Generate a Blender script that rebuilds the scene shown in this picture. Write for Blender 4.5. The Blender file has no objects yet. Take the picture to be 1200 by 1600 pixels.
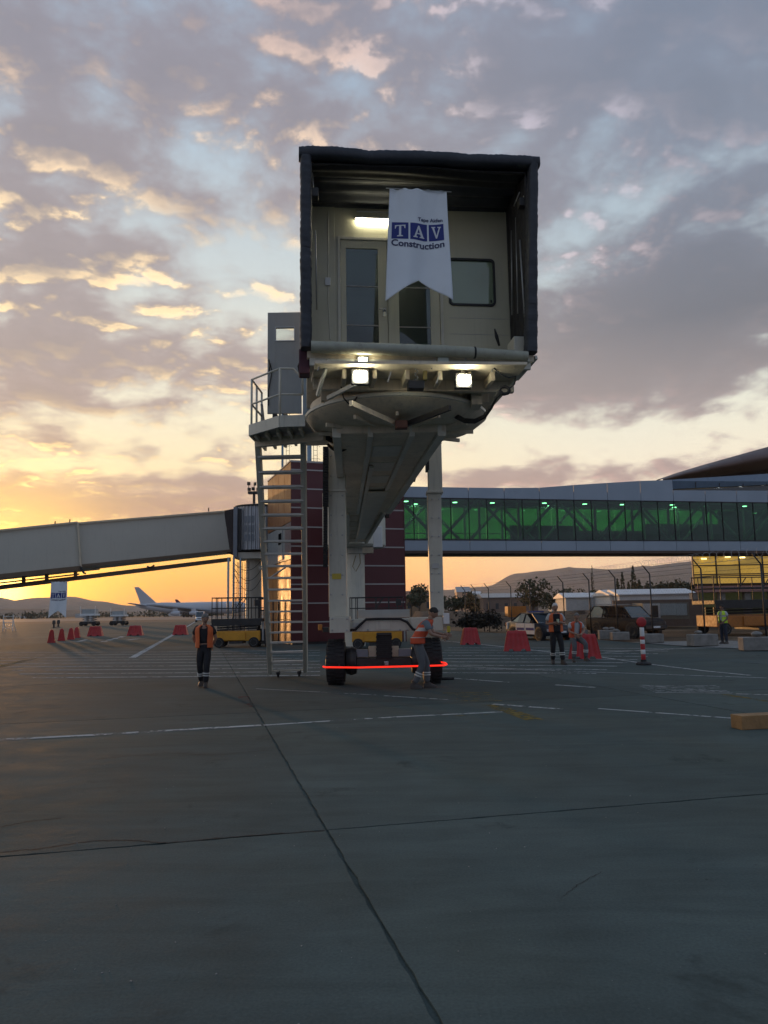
import bpy, bmesh, math, random
from mathutils import Vector, Matrix
R = math.radians
random.seed(7)
SC = bpy.context.scene
COL = SC.collection

# ------------------------------------------------------------------ camera
FPX, CXP, CYP = 1200.0, 600.0, 800.0          # focal length and centre, in pixels of the 1200x1600 photograph
CAMH = 1.70
PITCH, ROLL = math.atan(155 / FPX), R(0.9)
cF = Vector((0, math.cos(PITCH), math.sin(PITCH)))
_u = Vector((0, -math.sin(PITCH), math.cos(PITCH))); _r = Vector((1, 0, 0))
cU = _u * math.cos(ROLL) + _r * math.sin(ROLL)
cR = _r * math.cos(ROLL) - _u * math.sin(ROLL)
EYE = Vector((0, 0, CAMH))
cam_data = bpy.data.cameras.new('camera')
cam_data.sensor_fit = 'VERTICAL'; cam_data.sensor_height = 36.0; cam_data.lens = 27.0
cam_data.clip_start = 0.05; cam_data.clip_end = 40000
cam = bpy.data.objects.new('camera', cam_data); COL.objects.link(cam)
m3 = Matrix((cR, cU, -cF)).transposed()
cam.matrix_world = Matrix.Translation(EYE) @ m3.to_4x4()
SC.camera = cam

def ray(x, y):
    return cF + cR * ((x - CXP) / FPX) + cU * ((CYP - y) / FPX)
def P(x, y, Y):
    d = ray(x, y); return EYE + d * (Y / d.y)
def G(x, y, z=0.0):
    d = ray(x, y); return EYE + d * ((z - CAMH) / d.z)
def pix(p):
    v = Vector(p) - EYE; w = v.dot(cF)
    return CXP + FPX * v.dot(cR) / w, CYP - FPX * v.dot(cU) / w

# ------------------------------------------------------------------ node expressions
class NT:
    def __init__(s, nt): s.nt = nt; s.n = nt.nodes; s.l = nt.links
    def new(s, t, **kw):
        n = s.n.new(t)
        for k, v in kw.items(): setattr(n, k, v)
        return n
    def put(s, sock, v):
        if isinstance(v, E): s.l.new(v.s, sock)
        elif isinstance(v, (tuple, list, Vector)):
            v = tuple(v)
            if len(sock.default_value) == 4 and len(v) == 3: v = v + (1.0,)
            sock.default_value = v
        else:
            try: sock.default_value = v
            except TypeError: sock.default_value = (v, v, v)
    def math(s, op, *a, clamp=False):
        n = s.new('ShaderNodeMath', operation=op, use_clamp=clamp)
        for i, v in enumerate(a): s.put(n.inputs[i], v)
        return E(s, n.outputs[0])
    def vm(s, op, *a, out=0):
        n = s.new('ShaderNodeVectorMath', operation=op)
        for i, v in enumerate(a): s.put(n.inputs[i], v)
        return E(s, n.outputs[out])
    def scale(s, v, k):
        n = s.new('ShaderNodeVectorMath', operation='SCALE'); s.put(n.inputs[0], v); s.put(n.inputs['Scale'], k)
        return E(s, n.outputs[0])
    def xyz(s, v):
        n = s.new('ShaderNodeSeparateXYZ'); s.put(n.inputs[0], v)
        return [E(s, o) for o in n.outputs]
    def vec(s, x, y, z):
        n = s.new('ShaderNodeCombineXYZ')
        for i, v in enumerate((x, y, z)): s.put(n.inputs[i], v)
        return E(s, n.outputs[0])
    def noise(s, v, scale=1, detail=4, rough=.5, dist=0, out='Fac', lac=2):
        n = s.new('ShaderNodeTexNoise'); s.put(n.inputs['Vector'], v)
        for k, w in (('Scale', scale), ('Detail', detail), ('Roughness', rough), ('Distortion', dist), ('Lacunarity', lac)): s.put(n.inputs[k], w)
        return E(s, n.outputs[out])
    def voro(s, v, scale=1, feature='F1', out='Distance'):
        n = s.new('ShaderNodeTexVoronoi', feature=feature); s.put(n.inputs['Vector'], v); s.put(n.inputs['Scale'], scale)
        return E(s, n.outputs[out])
    def step(s, v, a, b, lo=0.0, hi=1.0, kind='SMOOTHSTEP'):
        n = s.new('ShaderNodeMapRange', interpolation_type=kind)
        for k, w in zip(('Value', 'From Min', 'From Max', 'To Min', 'To Max'), (v, a, b, lo, hi)): s.put(n.inputs[k], w)
        return E(s, n.outputs[0])
    def mix(s, f, a, b, blend='MIX'):
        n = s.new('ShaderNodeMix', data_type='RGBA', blend_type=blend, clamp_factor=True)
        s.put(n.inputs[0], f); s.put(n.inputs[6], a); s.put(n.inputs[7], b)
        return E(s, n.outputs[2])
    def ramp(s, f, pts, interp='LINEAR'):
        n = s.new('ShaderNodeValToRGB'); s.put(n.inputs[0], f); cr = n.color_ramp; cr.interpolation = interp
        while len(cr.elements) < len(pts): cr.elements.new(.5)
        for e, (p, c) in zip(cr.elements, pts):
            e.position = p; e.color = tuple(c) + (1,) if len(c) == 3 else c
        return E(s, n.outputs[0])
class E:
    def __init__(s, t, sock): s.t = t; s.s = sock
    def __add__(a, b): return a.t.math('ADD', a, b)
    __radd__ = __add__
    def __sub__(a, b): return a.t.math('SUBTRACT', a, b)
    def __rsub__(a, b): return a.t.math('SUBTRACT', b, a)
    def __mul__(a, b): return a.t.math('MULTIPLY', a, b)
    __rmul__ = __mul__
    def __truediv__(a, b): return a.t.math('DIVIDE', a, b)
    def cl(a): return a.t.math('ADD', a, 0.0, clamp=True)

# ------------------------------------------------------------------ sky and light
SUN_AZ, SUN_EL = R(-26.3), R(1.6)              # azimuth measured from +Y towards +X
SUND = Vector((math.sin(SUN_AZ) * math.cos(SUN_EL), math.cos(SUN_AZ) * math.cos(SUN_EL), math.sin(SUN_EL)))
SC.view_settings.view_transform = 'Standard'; SC.view_settings.look = 'None'
SC.view_settings.gamma = 1.0; SC.view_settings.exposure = 0.15; SC.view_settings.use_curve_mapping = False
SC.cycles.max_bounces = 8; SC.cycles.transparent_max_bounces = 16; SC.cycles.volume_bounces = 1
SC.cycles.use_adaptive_sampling = True; SC.cycles.adaptive_threshold = 0.015
SC.cycles.use_denoising = True
try: SC.cycles.denoiser = 'OPENIMAGEDENOISE'
except Exception: pass
SC.cycles.sample_clamp_indirect = 6.0

def azel(x, y):
    d = ray(x, y).normalized(); return math.atan2(d.x, d.y), math.asin(d.z)

def make_world():
    w = bpy.data.worlds.new('World'); SC.world = w; w.use_nodes = True
    nt = w.node_tree; nt.nodes.clear(); T = NT(nt)
    geo = T.new('ShaderNodeTexCoord')
    D = T.vm('NORMALIZE', E(T, geo.outputs['Generated']))
    dx, dy, dz = T.xyz(D)
    az = T.math('ARCTAN2', dx, dy); el = T.math('ARCSINE', dz)
    eld = T.math('MAXIMUM', el, 0.0) * (180 / math.pi / 60)      # 0..1 over 60 degrees
    q = lambda d: d / 60.0
    sunside = T.ramp(eld, [(q(0), (1.05, .36, .07)), (q(2.2), (1.6, .62, .05)), (q(4), (1.65, .84, .10)), (q(6.5), (1.2, .82, .30)), (q(10), (1.05, .86, .52)),
                           (q(16), (.90, .86, .68)), (q(24), (.60, .66, .66)), (q(36), (.38, .50, .62)), (q(60), (.23, .34, .52))])
    side = T.ramp(eld, [(q(0), (1.0, .60, .33)), (q(3), (1.15, .78, .45)), (q(6), (1.08, .84, .56)), (q(10), (.98, .88, .68)),
                        (q(16), (.76, .80, .70)), (q(24), (.46, .55, .60)), (q(36), (.30, .40, .51)), (q(60), (.17, .27, .44))])
    back = T.ramp(eld, [(q(0), (.22, .25, .34)), (q(10), (.32, .34, .43)), (q(30), (.30, .38, .48)), (q(60), (.20, .30, .47))])
    hz = T.math('SQRT', dx * dx + dy * dy) + 1e-4
    ca = (dx * math.sin(SUN_AZ) + dy * math.cos(SUN_AZ)) / hz
    w1 = T.step(ca, .70, 1.0); w2 = T.step(ca, -.45, .55)
    clear = T.mix(w1, side, sunside); clear = T.mix(w2, back, clear)
    # ----- cloud layer on a plane overhead
    def plane(D_, off=None):
        x, y, z = T.xyz(D_)
        k = T.math('MAXIMUM', z, 0.0) + .24
        return T.vec(x / k, y / k, 0.0)
    pl = plane(D)
    def dens(pv):
        warp = T.noise(pv, 1.6, 3, .5, out='Color')
        pw = T.vm('ADD', pv, T.scale(T.vm('SUBTRACT', warp, (.5, .5, .5)), .16))
        big = T.noise(pw, 2.3, 3, .5)
        fine = T.noise(T.vm('ADD', pw, (3.1, 7.7, 0)), 8.6, 9, .53)
        return big * .40 + fine * .60
    d0 = dens(pl)
    sun2 = Vector((SUND.x, SUND.y, 0)).normalized() * .030
    d1 = dens(T.vm('ADD', pl, tuple(sun2)))
    # large features, placed by direction
    bias = None
    for (x, y, rx, ry, s) in BLOBS:
        a, e = azel(x, y)
        ddx = (az - a) * (FPX / rx); ddy = (el - e) * (FPX / ry)
        r2 = ddx * ddx + ddy * ddy
        g = T.math('POWER', 2.718, r2 * -1.0) * s
        bias = g if bias is None else bias + g
    cover = d0 + bias
    dens_m = T.step(cover, .415, .62)
    thick = T.step(cover, .50, .74)
    lit = T.step((d0 - d1), -.002, .075)
    # cloud colours: shaded body and low-sun-lit edge, by height and side
    body_sun = T.ramp(eld, [(q(0), (.80, .34, .14)), (q(5), (.56, .31, .22)), (q(10), (.50, .37, .33)), (q(20), (.42, .355, .35)), (q(36), (.30, .285, .33)), (q(60), (.25, .28, .38))])
    body_side = T.ramp(eld, [(q(0), (.60, .34, .26)), (q(6), (.50, .33, .31)), (q(12), (.40, .33, .33)), (q(20), (.155, .17, .215)), (q(30), (.22, .255, .33)), (q(44), (.205, .25, .345)), (q(60), (.13, .195, .34))])
    body_back = T.ramp(eld, [(q(0), (.20, .21, .28)), (q(20), (.26, .28, .36)), (q(60), (.18, .23, .34))])
    wide = T.step(ca, .62, .99)
    body = T.mix(T.step(ca, -.45, .5), body_back, T.mix(wide, body_side, body_sun))
    gold = T.ramp(eld, [(q(0), (1.0, .50, .14)), (q(8), (1.0, .72, .32)), (q(26), (1.0, .74, .42)), (q(40), (.70, .48, .38)), (q(60), (.42, .38, .46))])
    rose = T.ramp(eld, [(q(0), (.80, .42, .30)), (q(12), (.64, .44, .40)), (q(30), (.46, .41, .46)), (q(60), (.32, .34, .45))])
    edge = T.mix(T.step(ca, .78, .985), rose, gold)
    edge = T.mix(T.step(ca, -.3, .4), body_back, edge)
    litk = T.step(d0 - d1, .0, .085) * T.step(ca, .45, .98, .30, 1.25) * T.step(cover, .86, .56) * T.step(T.noise(pl, .9, 2, .5), .36, .56, .30, 1.15)
    cl = T.mix(litk.cl(), body, edge)
    cl = T.vm('ADD', cl, T.scale(edge, T.step(litk, .35, 1.0, 0.0, .40)))
    cl = T.mix(thick * .60, cl, T.scale(body, .74))
    sky = T.mix(dens_m * .93, clear, cl)
    # glow round the sun
    cs = T.vm('DOT_PRODUCT', D, tuple(SUND), out=1)
    ang = T.math('ARCCOSINE', T.math('MINIMUM', cs, .999999)) * (180 / math.pi)
    g1 = T.math('POWER', 2.718, ang * ang * (-1 / 3.0)) ; g2 = T.math('POWER', 2.718, ang * ang * (-1 / 42.0))
    glow = T.vm('ADD', T.scale(T.vec(3.2, 2.4, .8), g1), T.scale(T.vec(1.7, .98, .03), g2))
    sky = T.vm('ADD', sky, glow)
    nis = T.new('ShaderNodeTexSky', sky_type='NISHITA', sun_disc=False, sun_elevation=SUN_EL, sun_rotation=SUN_AZ)
    sky = T.vm('ADD', sky, T.scale(E(T, nis.outputs[0]), .004))
    # below the horizon: dim ground bounce
    ground = T.scale(T.vm('ADD', T.scale(clear, .0), (.05, .045, .045)), 1.0)
    sky = T.mix(T.step(dz, -.02, -.002), ground, sky)
    bg = T.new('ShaderNodeBackground'); T.put(bg.inputs[0], sky); bg.inputs[1].default_value = 1.0
    out = T.new('ShaderNodeOutputWorld'); T.l.new(bg.outputs[0], out.inputs[0])
    w.cycles.sampling_method = 'MANUAL'; w.cycles.sample_map_resolution = 1024

# (x, y, radius x, radius y, strength) of large cloud masses (+) and open sky (-), as directions
BLOBS = [(1010, 520, 190, 105, .26), (890, 590, 130, 70, .10), (1120, 450, 90, 50, .12),
         (900, 735, 230, 26, .12), (1000, 690, 300, 45, -.16), (1150, 740, 120, 25, .08), (880, 850, 700, 26, -.30),
         (250, 790, 130, 17, .24), (40, 780, 90, 30, .16), (60, 800, 80, 35, .12), (330, 752, 210, 14, .13), (150, 730, 330, 12, -.06),
         (130, 655, 200, 30, -.03), (330, 580, 220, 60, .10), (80, 430, 150, 130, .11), (60, 560, 90, 40, .06), (330, 270, 90, 70, -.03), (420, 400, 80, 60, -.03),
         (60, 620, 60, 40, .10), (250, 90, 420, 130, .15), (950, 130, 420, 170, .16), (560, 690, 220, 25, -.1), (250, 900, 500, 38, -.26),
         (980, 370, 240, 50, -.02), (610, 190, 90, 60, -.06)]
make_world()
sun_data = bpy.data.lights.new('sun', 'SUN'); sun_data.energy = 2.4; sun_data.angle = R(1.5); sun_data.color = (1.0, .50, .18)
sun = bpy.data.objects.new('sun', sun_data); COL.objects.link(sun)
sun.rotation_mode = 'QUATERNION'; sun.rotation_quaternion = SUND.to_track_quat('Z', 'Y')
sun.location = SUND * 50 + Vector((0, 0, 20))

# ------------------------------------------------------------------ materials
_M = {}
def mat(name, col, rough=.6, metal=0.0, var=.15, vs=2.0, bump=0.0, bs=30.0, emit=None, es=0.0, dirt=0.0, spec=.5, coat=0.0, streak=0.0):
    if name in _M: return _M[name]
    m = bpy.data.materials.new(name); m.use_nodes = True; nt = m.node_tree; nt.nodes.clear(); T = NT(nt)
    b = T.new('ShaderNodeBsdfPrincipled'); o = T.new('ShaderNodeOutputMaterial'); T.l.new(b.outputs[0], o.inputs[0])
    pos = E(T, T.new('ShaderNodeNewGeometry').outputs['Position'])
    c = col
    if var > 0:
        n = T.noise(pos, vs, 5, .6)
        c = T.scale(T.vec(*col), T.step(n, .25, .75, 1 - var, 1 + var, 'LINEAR'))
    if streak > 0:
        sv = T.vm('MULTIPLY', pos, (7.0, 7.0, .55)); n = T.noise(sv, 1.6, 5, .65)
        c = T.mix(T.step(n, .50, .78, 0, streak), c, tuple(x * .35 for x in col))
    if dirt > 0:
        n = T.noise(pos, vs * 2.3, 7, .7)
        c = T.mix(T.step(n, .52, .72, 0, dirt), c, (.06, .05, .045))
    T.put(b.inputs['Base Color'], c)
    T.put(b.inputs['Roughness'], T.step(T.noise(pos, vs * 3, 3), .3, .7, max(0, rough - .08), min(1, rough + .08), 'LINEAR') if var > 0 else rough)
    b.inputs['Metallic'].default_value = metal; b.inputs['Specular IOR Level'].default_value = spec
    b.inputs['Coat Weight'].default_value = coat
    if bump > 0:
        bn = T.new('ShaderNodeBump'); bn.inputs['Strength'].default_value = min(1, bump); bn.inputs['Distance'].default_value = .02
        T.put(bn.inputs['Height'], T.noise(pos, bs, 5, .6)); T.l.new(bn.outputs[0], b.inputs['Normal'])
    if emit:
        T.put(b.inputs['Emission Color'], emit); b.inputs['Emission Strength'].default_value = es
    _M[name] = m; return m

def glass(name, tint, refl=.06, rough=.03, body=None):
    """thin pane: tinted see-through plus mirror-like reflection, optional dark body"""
    if name in _M: return _M[name]
    m = bpy.data.materials.new(name); m.use_nodes = True; nt = m.node_tree; nt.nodes.clear(); T = NT(nt)
    tr = T.new('ShaderNodeBsdfTransparent'); tr.inputs[0].default_value = tuple(tint) + (1,)
    gl = T.new('ShaderNodeBsdfGlossy'); gl.inputs['Roughness'].default_value = rough; gl.inputs[0].default_value = (.9, .95, .95, 1)
    fr = T.new('ShaderNodeFresnel'); fr.inputs[0].default_value = 1.5
    mx = T.new('ShaderNodeMixShader'); T.put(mx.inputs[0], (E(T, fr.outputs[0]) + refl).cl())
    src = tr.outputs[0]
    if body:
        df = T.new('ShaderNodeBsdfDiffuse'); df.inputs[0].default_value = tuple(body[:3]) + (1,)
        m2 = T.new('ShaderNodeMixShader'); m2.inputs[0].default_value = body[3]
        T.l.new(src, m2.inputs[1]); T.l.new(df.outputs[0], m2.inputs[2]); src = m2.outputs[0]
    T.l.new(src, mx.inputs[1]); T.l.new(gl.outputs[0], mx.inputs[2])
    o = T.new('ShaderNodeOutputMaterial'); T.l.new(mx.outputs[0], o.inputs[0])
    _M[name] = m; return m

def paint(name, col, keep=.5):
    """worn road paint: flakes away to the slab below"""
    m = bpy.data.materials.new(name); m.use_nodes = True; nt = m.node_tree; nt.nodes.clear(); T = NT(nt)
    b = T.new('ShaderNodeBsdfDiffuse'); pos = E(T, T.new('ShaderNodeNewGeometry').outputs['Position'])
    b.inputs[0].default_value = tuple(col) + (1,)
    tr = T.new('ShaderNodeBsdfTransparent'); mx = T.new('ShaderNodeMixShader')
    n = T.noise(pos, 5.5, 8, .75) * .7 + T.noise(pos, .7, 3, .5) * .3
    T.put(mx.inputs[0], T.step(n, .54 - keep * .12, .60 - keep * .12, 0.04, .92))
    T.l.new(tr.outputs[0], mx.inputs[1]); T.l.new(b.outputs[0], mx.inputs[2])
    o = T.new('ShaderNodeOutputMaterial'); T.l.new(mx.outputs[0], o.inputs[0]); return m

def ground_mat(name, base, joint=False, wet=.0):
    m = bpy.data.materials.new(name); m.use_nodes = True; nt = m.node_tree; nt.nodes.clear(); T = NT(nt)
    b = T.new('ShaderNodeBsdfPrincipled'); o = T.new('ShaderNodeOutputMaterial'); T.l.new(b.outputs[0], o.inputs[0])
    pos = E(T, T.new('ShaderNodeNewGeometry').outputs['Position'])
    rnd = E(T, T.new('ShaderNodeObjectInfo').outputs['Random'])
    big = T.noise(pos, .22, 4, .55); mid = T.noise(pos, 1.7, 6, .62); fine = T.noise(pos, 55, 4, .7)
    sx = T.vm('MULTIPLY', pos, (.5, 2.4, 1)); streak = T.noise(sx, 1.1, 5, .6, 1.2)
    c = T.scale(T.vec(*base), T.step(big, .3, .7, .82, 1.16, 'LINEAR') * T.step(rnd, 0, 1, .88, 1.12, 'LINEAR'))
    c = T.scale(c, T.step(mid, .3, .72, .84, 1.12, 'LINEAR') * T.step(fine, .25, .75, .80, 1.22, 'LINEAR'))
    c = T.scale(c, T.step(streak, .35, .7, .88, 1.10, 'LINEAR'))
    stain = T.step(T.noise(pos, .9, 5, .7, .6), .58, .72, 0, .6)
    c = T.mix(stain, c, tuple(x * .42 for x in base))
    spots = T.step(T.voro(pos, 3.3), .0, .055, .75, 0.0)
    c = T.mix(spots * T.step(T.noise(pos, .6, 2), .5, .6), c, (.018, .018, .02))
    warm = T.step(T.noise(pos, .35, 3, .5), .45, .70, 0, .35)
    c = T.mix(warm, c, T.vm('MULTIPLY', c, (1.18, 1.0, .82)))
    T.put(b.inputs['Base Color'], c)
    T.put(b.inputs['Roughness'], T.step(mid, .3, .7, .78, .95, 'LINEAR'))
    b.inputs['Specular IOR Level'].default_value = .10
    bn = T.new('ShaderNodeBump'); bn.inputs['Strength'].default_value = .55; bn.inputs['Distance'].default_value = .006
    T.put(bn.inputs['Height'], fine * .6 + T.noise(pos, 9, 5, .6) * 1.0); T.l.new(bn.outputs[0], b.inputs['Normal'])
    return m

def terrain_mat(name, a, b_, scale, rough=.95, c3=None):
    m = bpy.data.materials.new(name); m.use_nodes = True; nt = m.node_tree; nt.nodes.clear(); T = NT(nt)
    b = T.new('ShaderNodeBsdfPrincipled'); o = T.new('ShaderNodeOutputMaterial'); T.l.new(b.outputs[0], o.inputs[0])
    pos = E(T, T.new('ShaderNodeNewGeometry').outputs['Position'])
    c = T.mix(T.step(T.noise(pos, scale, 8, .62), .40, .62), a, b_)
    if c3: c = T.mix(T.step(T.noise(pos, scale * 3.7, 6, .7), .52, .60), c, c3)
    T.put(b.inputs['Base Color'], c); b.inputs['Roughness'].default_value = rough; b.inputs['Specular IOR Level'].default_value = .1
    return m

M_CREAM = mat('cream_paint', (.60, .58, .49), .42, 0, .10, 1.3, streak=.35, dirt=.10)
M_CREAMD = mat('weathered_cream_paint', (.66, .565, .42), .5, 0, .16, 1.7, streak=.45, dirt=.25)
M_WALL = mat('cab_wall_paint', (.54, .515, .38), .38, 0, .06, 1.0, streak=.15)  # yellow-olive base carries the warm tint of the interior light
M_GREYD = mat('grey_door_paint', (.33, .34, .33), .45, 0, .06, 1.4, streak=.1)
M_STEEL = mat('galvanised_steel', (.42, .43, .43), .42, .55, .15, 3.0)
M_DARK = mat('dark_steel', (.035, .034, .034), .5, .2, .25, 4.0)
M_BLACK = mat('black_rubber', (.018, .018, .019), .75, 0, .25, 6.0, bump=.3)
M_FABRIC = mat('canopy_fabric', (.032, .036, .046), .62, 0, .20, 2.5, bump=.45, bs=6.0)
M_FABIN = mat('canopy_lining', (.026, .025, .026), .8, 0, .2, 3.0, bump=.5, bs=5.0)
M_BUMP = mat('bumper_sleeve', (.34, .34, .27), .6, 0, .18, 3.0, dirt=.35, streak=.3)
M_WHITE = mat('white_paint', (.72, .73, .73), .45, 0, .06, 1.0)
M_RED = mat('red_plastic', (.42, .022, .026), .45, 0, .18, 3.0, dirt=.15)
M_YEL = mat('machine_yellow', (.62, .29, .02), .42, 0, .12, 2.0, dirt=.25)
M_ORG = mat('machine_orange', (.42, .15, .025), .5, 0, .15, 2.0, dirt=.35)
M_CONC = mat('block_concrete', (.24, .23, .21), .9, 0, .25, 3.0, bump=.6, bs=20, dirt=.3)
M_WOOD = mat('rough_timber', (.30, .17, .07), .75, 0, .3, 4.0, bump=.5, bs=25)
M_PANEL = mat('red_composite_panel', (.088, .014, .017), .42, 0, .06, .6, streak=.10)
M_LPANEL = mat('sunset_tinted_metal_panel', (.26, .105, .035), .5, .1, .06, .5, spec=.35)  # beige panels; the orange of the sunset glow is in the base colour
M_TRIM = mat('pale_trim', (.40, .38, .36), .5, .1, .08, 2.0)
M_FASC = mat('blue_grey_cladding', (.30, .36, .42), .38, .35, .06, .3, streak=.08)
M_CHROME = mat('bright_metal', (.6, .6, .6), .2, .9, .05)

# ------------------------------------------------------------------ mesh building
class MB:
    def __init__(s, M=None): s.v = []; s.f = []; s.mi = []; s.M = M; s.k = 0
    def add(s, vs, fs, M=None):
        o = len(s.v)
        for p in vs:
            p = Vector(p)
            if M is not None: p = M @ p
            if s.M is not None: p = s.M @ p
            s.v.append(p)
        for f in fs: s.f.append([i + o for i in f]); s.mi.append(s.k)
        return s
    def box(s, x0, x1, y0, y1, z0, z1, M=None):
        vs = [(x, y, z) for z in (z0, z1) for y in (y0, y1) for x in (x0, x1)]
        return s.add(vs, [(0, 2, 3, 1), (4, 5, 7, 6), (0, 1, 5, 4), (2, 6, 7, 3), (0, 4, 6, 2), (1, 3, 7, 5)], M)
    def cbox(s, c, sx, sy, sz, M=None):
        return s.box(c[0] - sx / 2, c[0] + sx / 2, c[1] - sy / 2, c[1] + sy / 2, c[2] - sz / 2, c[2] + sz / 2, M)
    def beam(s, a, b, w, h, up=(0, 0, 1)):
        a, b = Vector(a), Vector(b); d = (b - a).normalized(); up = Vector(up)
        if abs(d.dot(up)) > .99: up = Vector((0, 1, 0))
        x = d.cross(up).normalized(); z = x.cross(d).normalized(); vs = []
        for p in (a, b):
            for i, j in ((-1, -1), (1, -1), (1, 1), (-1, 1)): vs.append(p + x * (w / 2 * i) + z * (h / 2 * j))
        return s.add(vs, [(0, 3, 2, 1), (4, 5, 6, 7), (0, 1, 5, 4), (1, 2, 6, 5), (2, 3, 7, 6), (3, 0, 4, 7)])
    def tube(s, pts, r, n=8, cap=True):
        pts = [Vector(p) for p in pts]; rs = r if isinstance(r, (list, tuple)) else [r] * len(pts)
        vs = []; fs = []; px = None
        for i, p in enumerate(pts):
            d = (pts[min(i + 1, len(pts) - 1)] - pts[max(i - 1, 0)]).normalized()
            if px is None:
                u = Vector((0, 0, 1)) if abs(d.z) < .95 else Vector((1, 0, 0)); px = d.cross(u).normalized()
            else: px = (px - d * px.dot(d)).normalized()
            q = d.cross(px)
            for k in range(n):
                t = 2 * math.pi * k / n; vs.append(p + (px * math.cos(t) + q * math.sin(t)) * rs[i])
        for i in range(len(pts) - 1):
            for k in range(n):
                a = i * n + k; b = i * n + (k + 1) % n; fs.append((a, b, b + n, a + n))
        if cap: fs.append(tuple(reversed(range(n)))); fs.append(tuple(range((len(pts) - 1) * n, len(pts) * n)))
        return s.add(vs, fs)
    def lathe(s, prof, n=24, M=None, cap=True):
        """prof: (radius, z)"""
        vs = []; fs = []
        for r, z in prof:
            for k in range(n):
                t = 2 * math.pi * k / n; vs.append((r * math.cos(t), r * math.sin(t), z))
        for i in range(len(prof) - 1):
            for k in range(n):
                a = i * n + k; b = i * n + (k + 1) % n; fs.append((a, b, b + n, a + n))
        if cap: fs.append(tuple(reversed(range(n)))); fs.append(tuple(range((len(prof) - 1) * n, len(prof) * n)))
        return s.add(vs, fs, M)
    def prism(s, pts, ext, M=None):
        n = len(pts); ext = Vector(ext); a = [Vector(p) for p in pts]; vs = a + [p + ext for p in a]
        fs = [tuple(range(n)), tuple(reversed(range(n, 2 * n)))] + [(i, i + n, (i + 1) % n + n, (i + 1) % n) for i in range(n)]
        return s.add(vs, fs, M)
    def quad(s, *p): return s.add(p, [tuple(range(len(p)))])
    def grid(s, P_, nu, nv):
        vs = [P_(i / nu, j / nv) for j in range(nv + 1) for i in range(nu + 1)]
        fs = [(j * (nu + 1) + i, j * (nu + 1) + i + 1, (j + 1) * (nu + 1) + i + 1, (j + 1) * (nu + 1) + i) for j in range(nv) for i in range(nu)]
        return s.add(vs, fs)
    def build(s, name, mats, parent=None, smooth=False, bevel=0, fixn=True, base=None, thick=0):
        me = bpy.data.meshes.new(name)
        xs = [p.x for p in s.v]; ys = [p.y for p in s.v]; zs = [p.z for p in s.v]
        o = Vector(base) if base is not None else Vector(((min(xs) + max(xs)) / 2, (min(ys) + max(ys)) / 2, min(zs)))
        me.from_pydata([tuple(p - o) for p in s.v], [], s.f)
        if not isinstance(mats, (list, tuple)): mats = [mats]
        for m in mats: me.materials.append(m)
        for p, k in zip(me.polygons, s.mi): p.material_index = min(k, len(mats) - 1); p.use_smooth = bool(smooth)
        if fixn:
            bm = bmesh.new(); bm.from_mesh(me); bmesh.ops.recalc_face_normals(bm, faces=bm.faces)
            bm.to_mesh(me); bm.free()
        if smooth and smooth is not True: me.set_sharp_from_angle(angle=R(smooth))
        ob = bpy.data.objects.new(name, me); COL.objects.link(ob)
        if bevel:
            md = ob.modifiers.new('bevel', 'BEVEL'); md.width = bevel; md.segments = 2; md.limit_method = 'ANGLE'; md.angle_limit = R(40)
        if thick:
            md = ob.modifiers.new('thickness', 'SOLIDIFY'); md.thickness = thick; md.offset = 0
        ob.location = o - wloc(parent); ob.parent = parent
        return ob
def wloc(o):
    v = Vector((0, 0, 0))
    while o is not None: v += o.location; o = o.parent
    return v
def tag(o, label=None, cat=None, group=None, kind=None):
    if label: o['label'] = label
    if cat: o['category'] = cat
    if group: o['group'] = group
    if kind: o['kind'] = kind
    return o
def thing(name, label, cat, loc, group=None):
    o = bpy.data.objects.new(name, None); COL.objects.link(o); o.empty_display_size = .2; o.location = Vector(loc)
    return tag(o, label, cat, group)
def copy_tree(o, parent=None):
    c = o.copy(); COL.objects.link(c); c.parent = parent
    for ch in list(o.children): copy_tree(ch, c)
    return c
def struct(o, kind='structure'): o['kind'] = kind; return o
class Frame:
    """upright local frame: x along the face, y into the depth, z up"""
    def __init__(s, o, yaw):
        s.o = Vector(o); s.yaw = yaw
        s.x = Vector((math.cos(yaw), math.sin(yaw), 0)); s.y = Vector((-math.sin(yaw), math.cos(yaw), 0))
        s.M = Matrix.Translation(s.o) @ Matrix.Rotation(yaw, 4, 'Z')
    def hit(s, px, py, d=0.0):
        """local point where the line of sight through a photo pixel meets the plane y = d"""
        r = ray(px, py); t = ((s.o + s.y * d) - EYE).dot(s.y) / r.dot(s.y); q = EYE + r * t - s.o
        return Vector((q.dot(s.x), d, q.z))
    def w(s, p): return s.M @ Vector(p)
def bez(a, b, sag, n=10):
    a, b = Vector(a), Vector(b)
    return [a.lerp(b, i / n) + Vector((0, 0, -sag * 4 * (i / n) * (1 - i / n))) for i in range(n + 1)]

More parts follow.
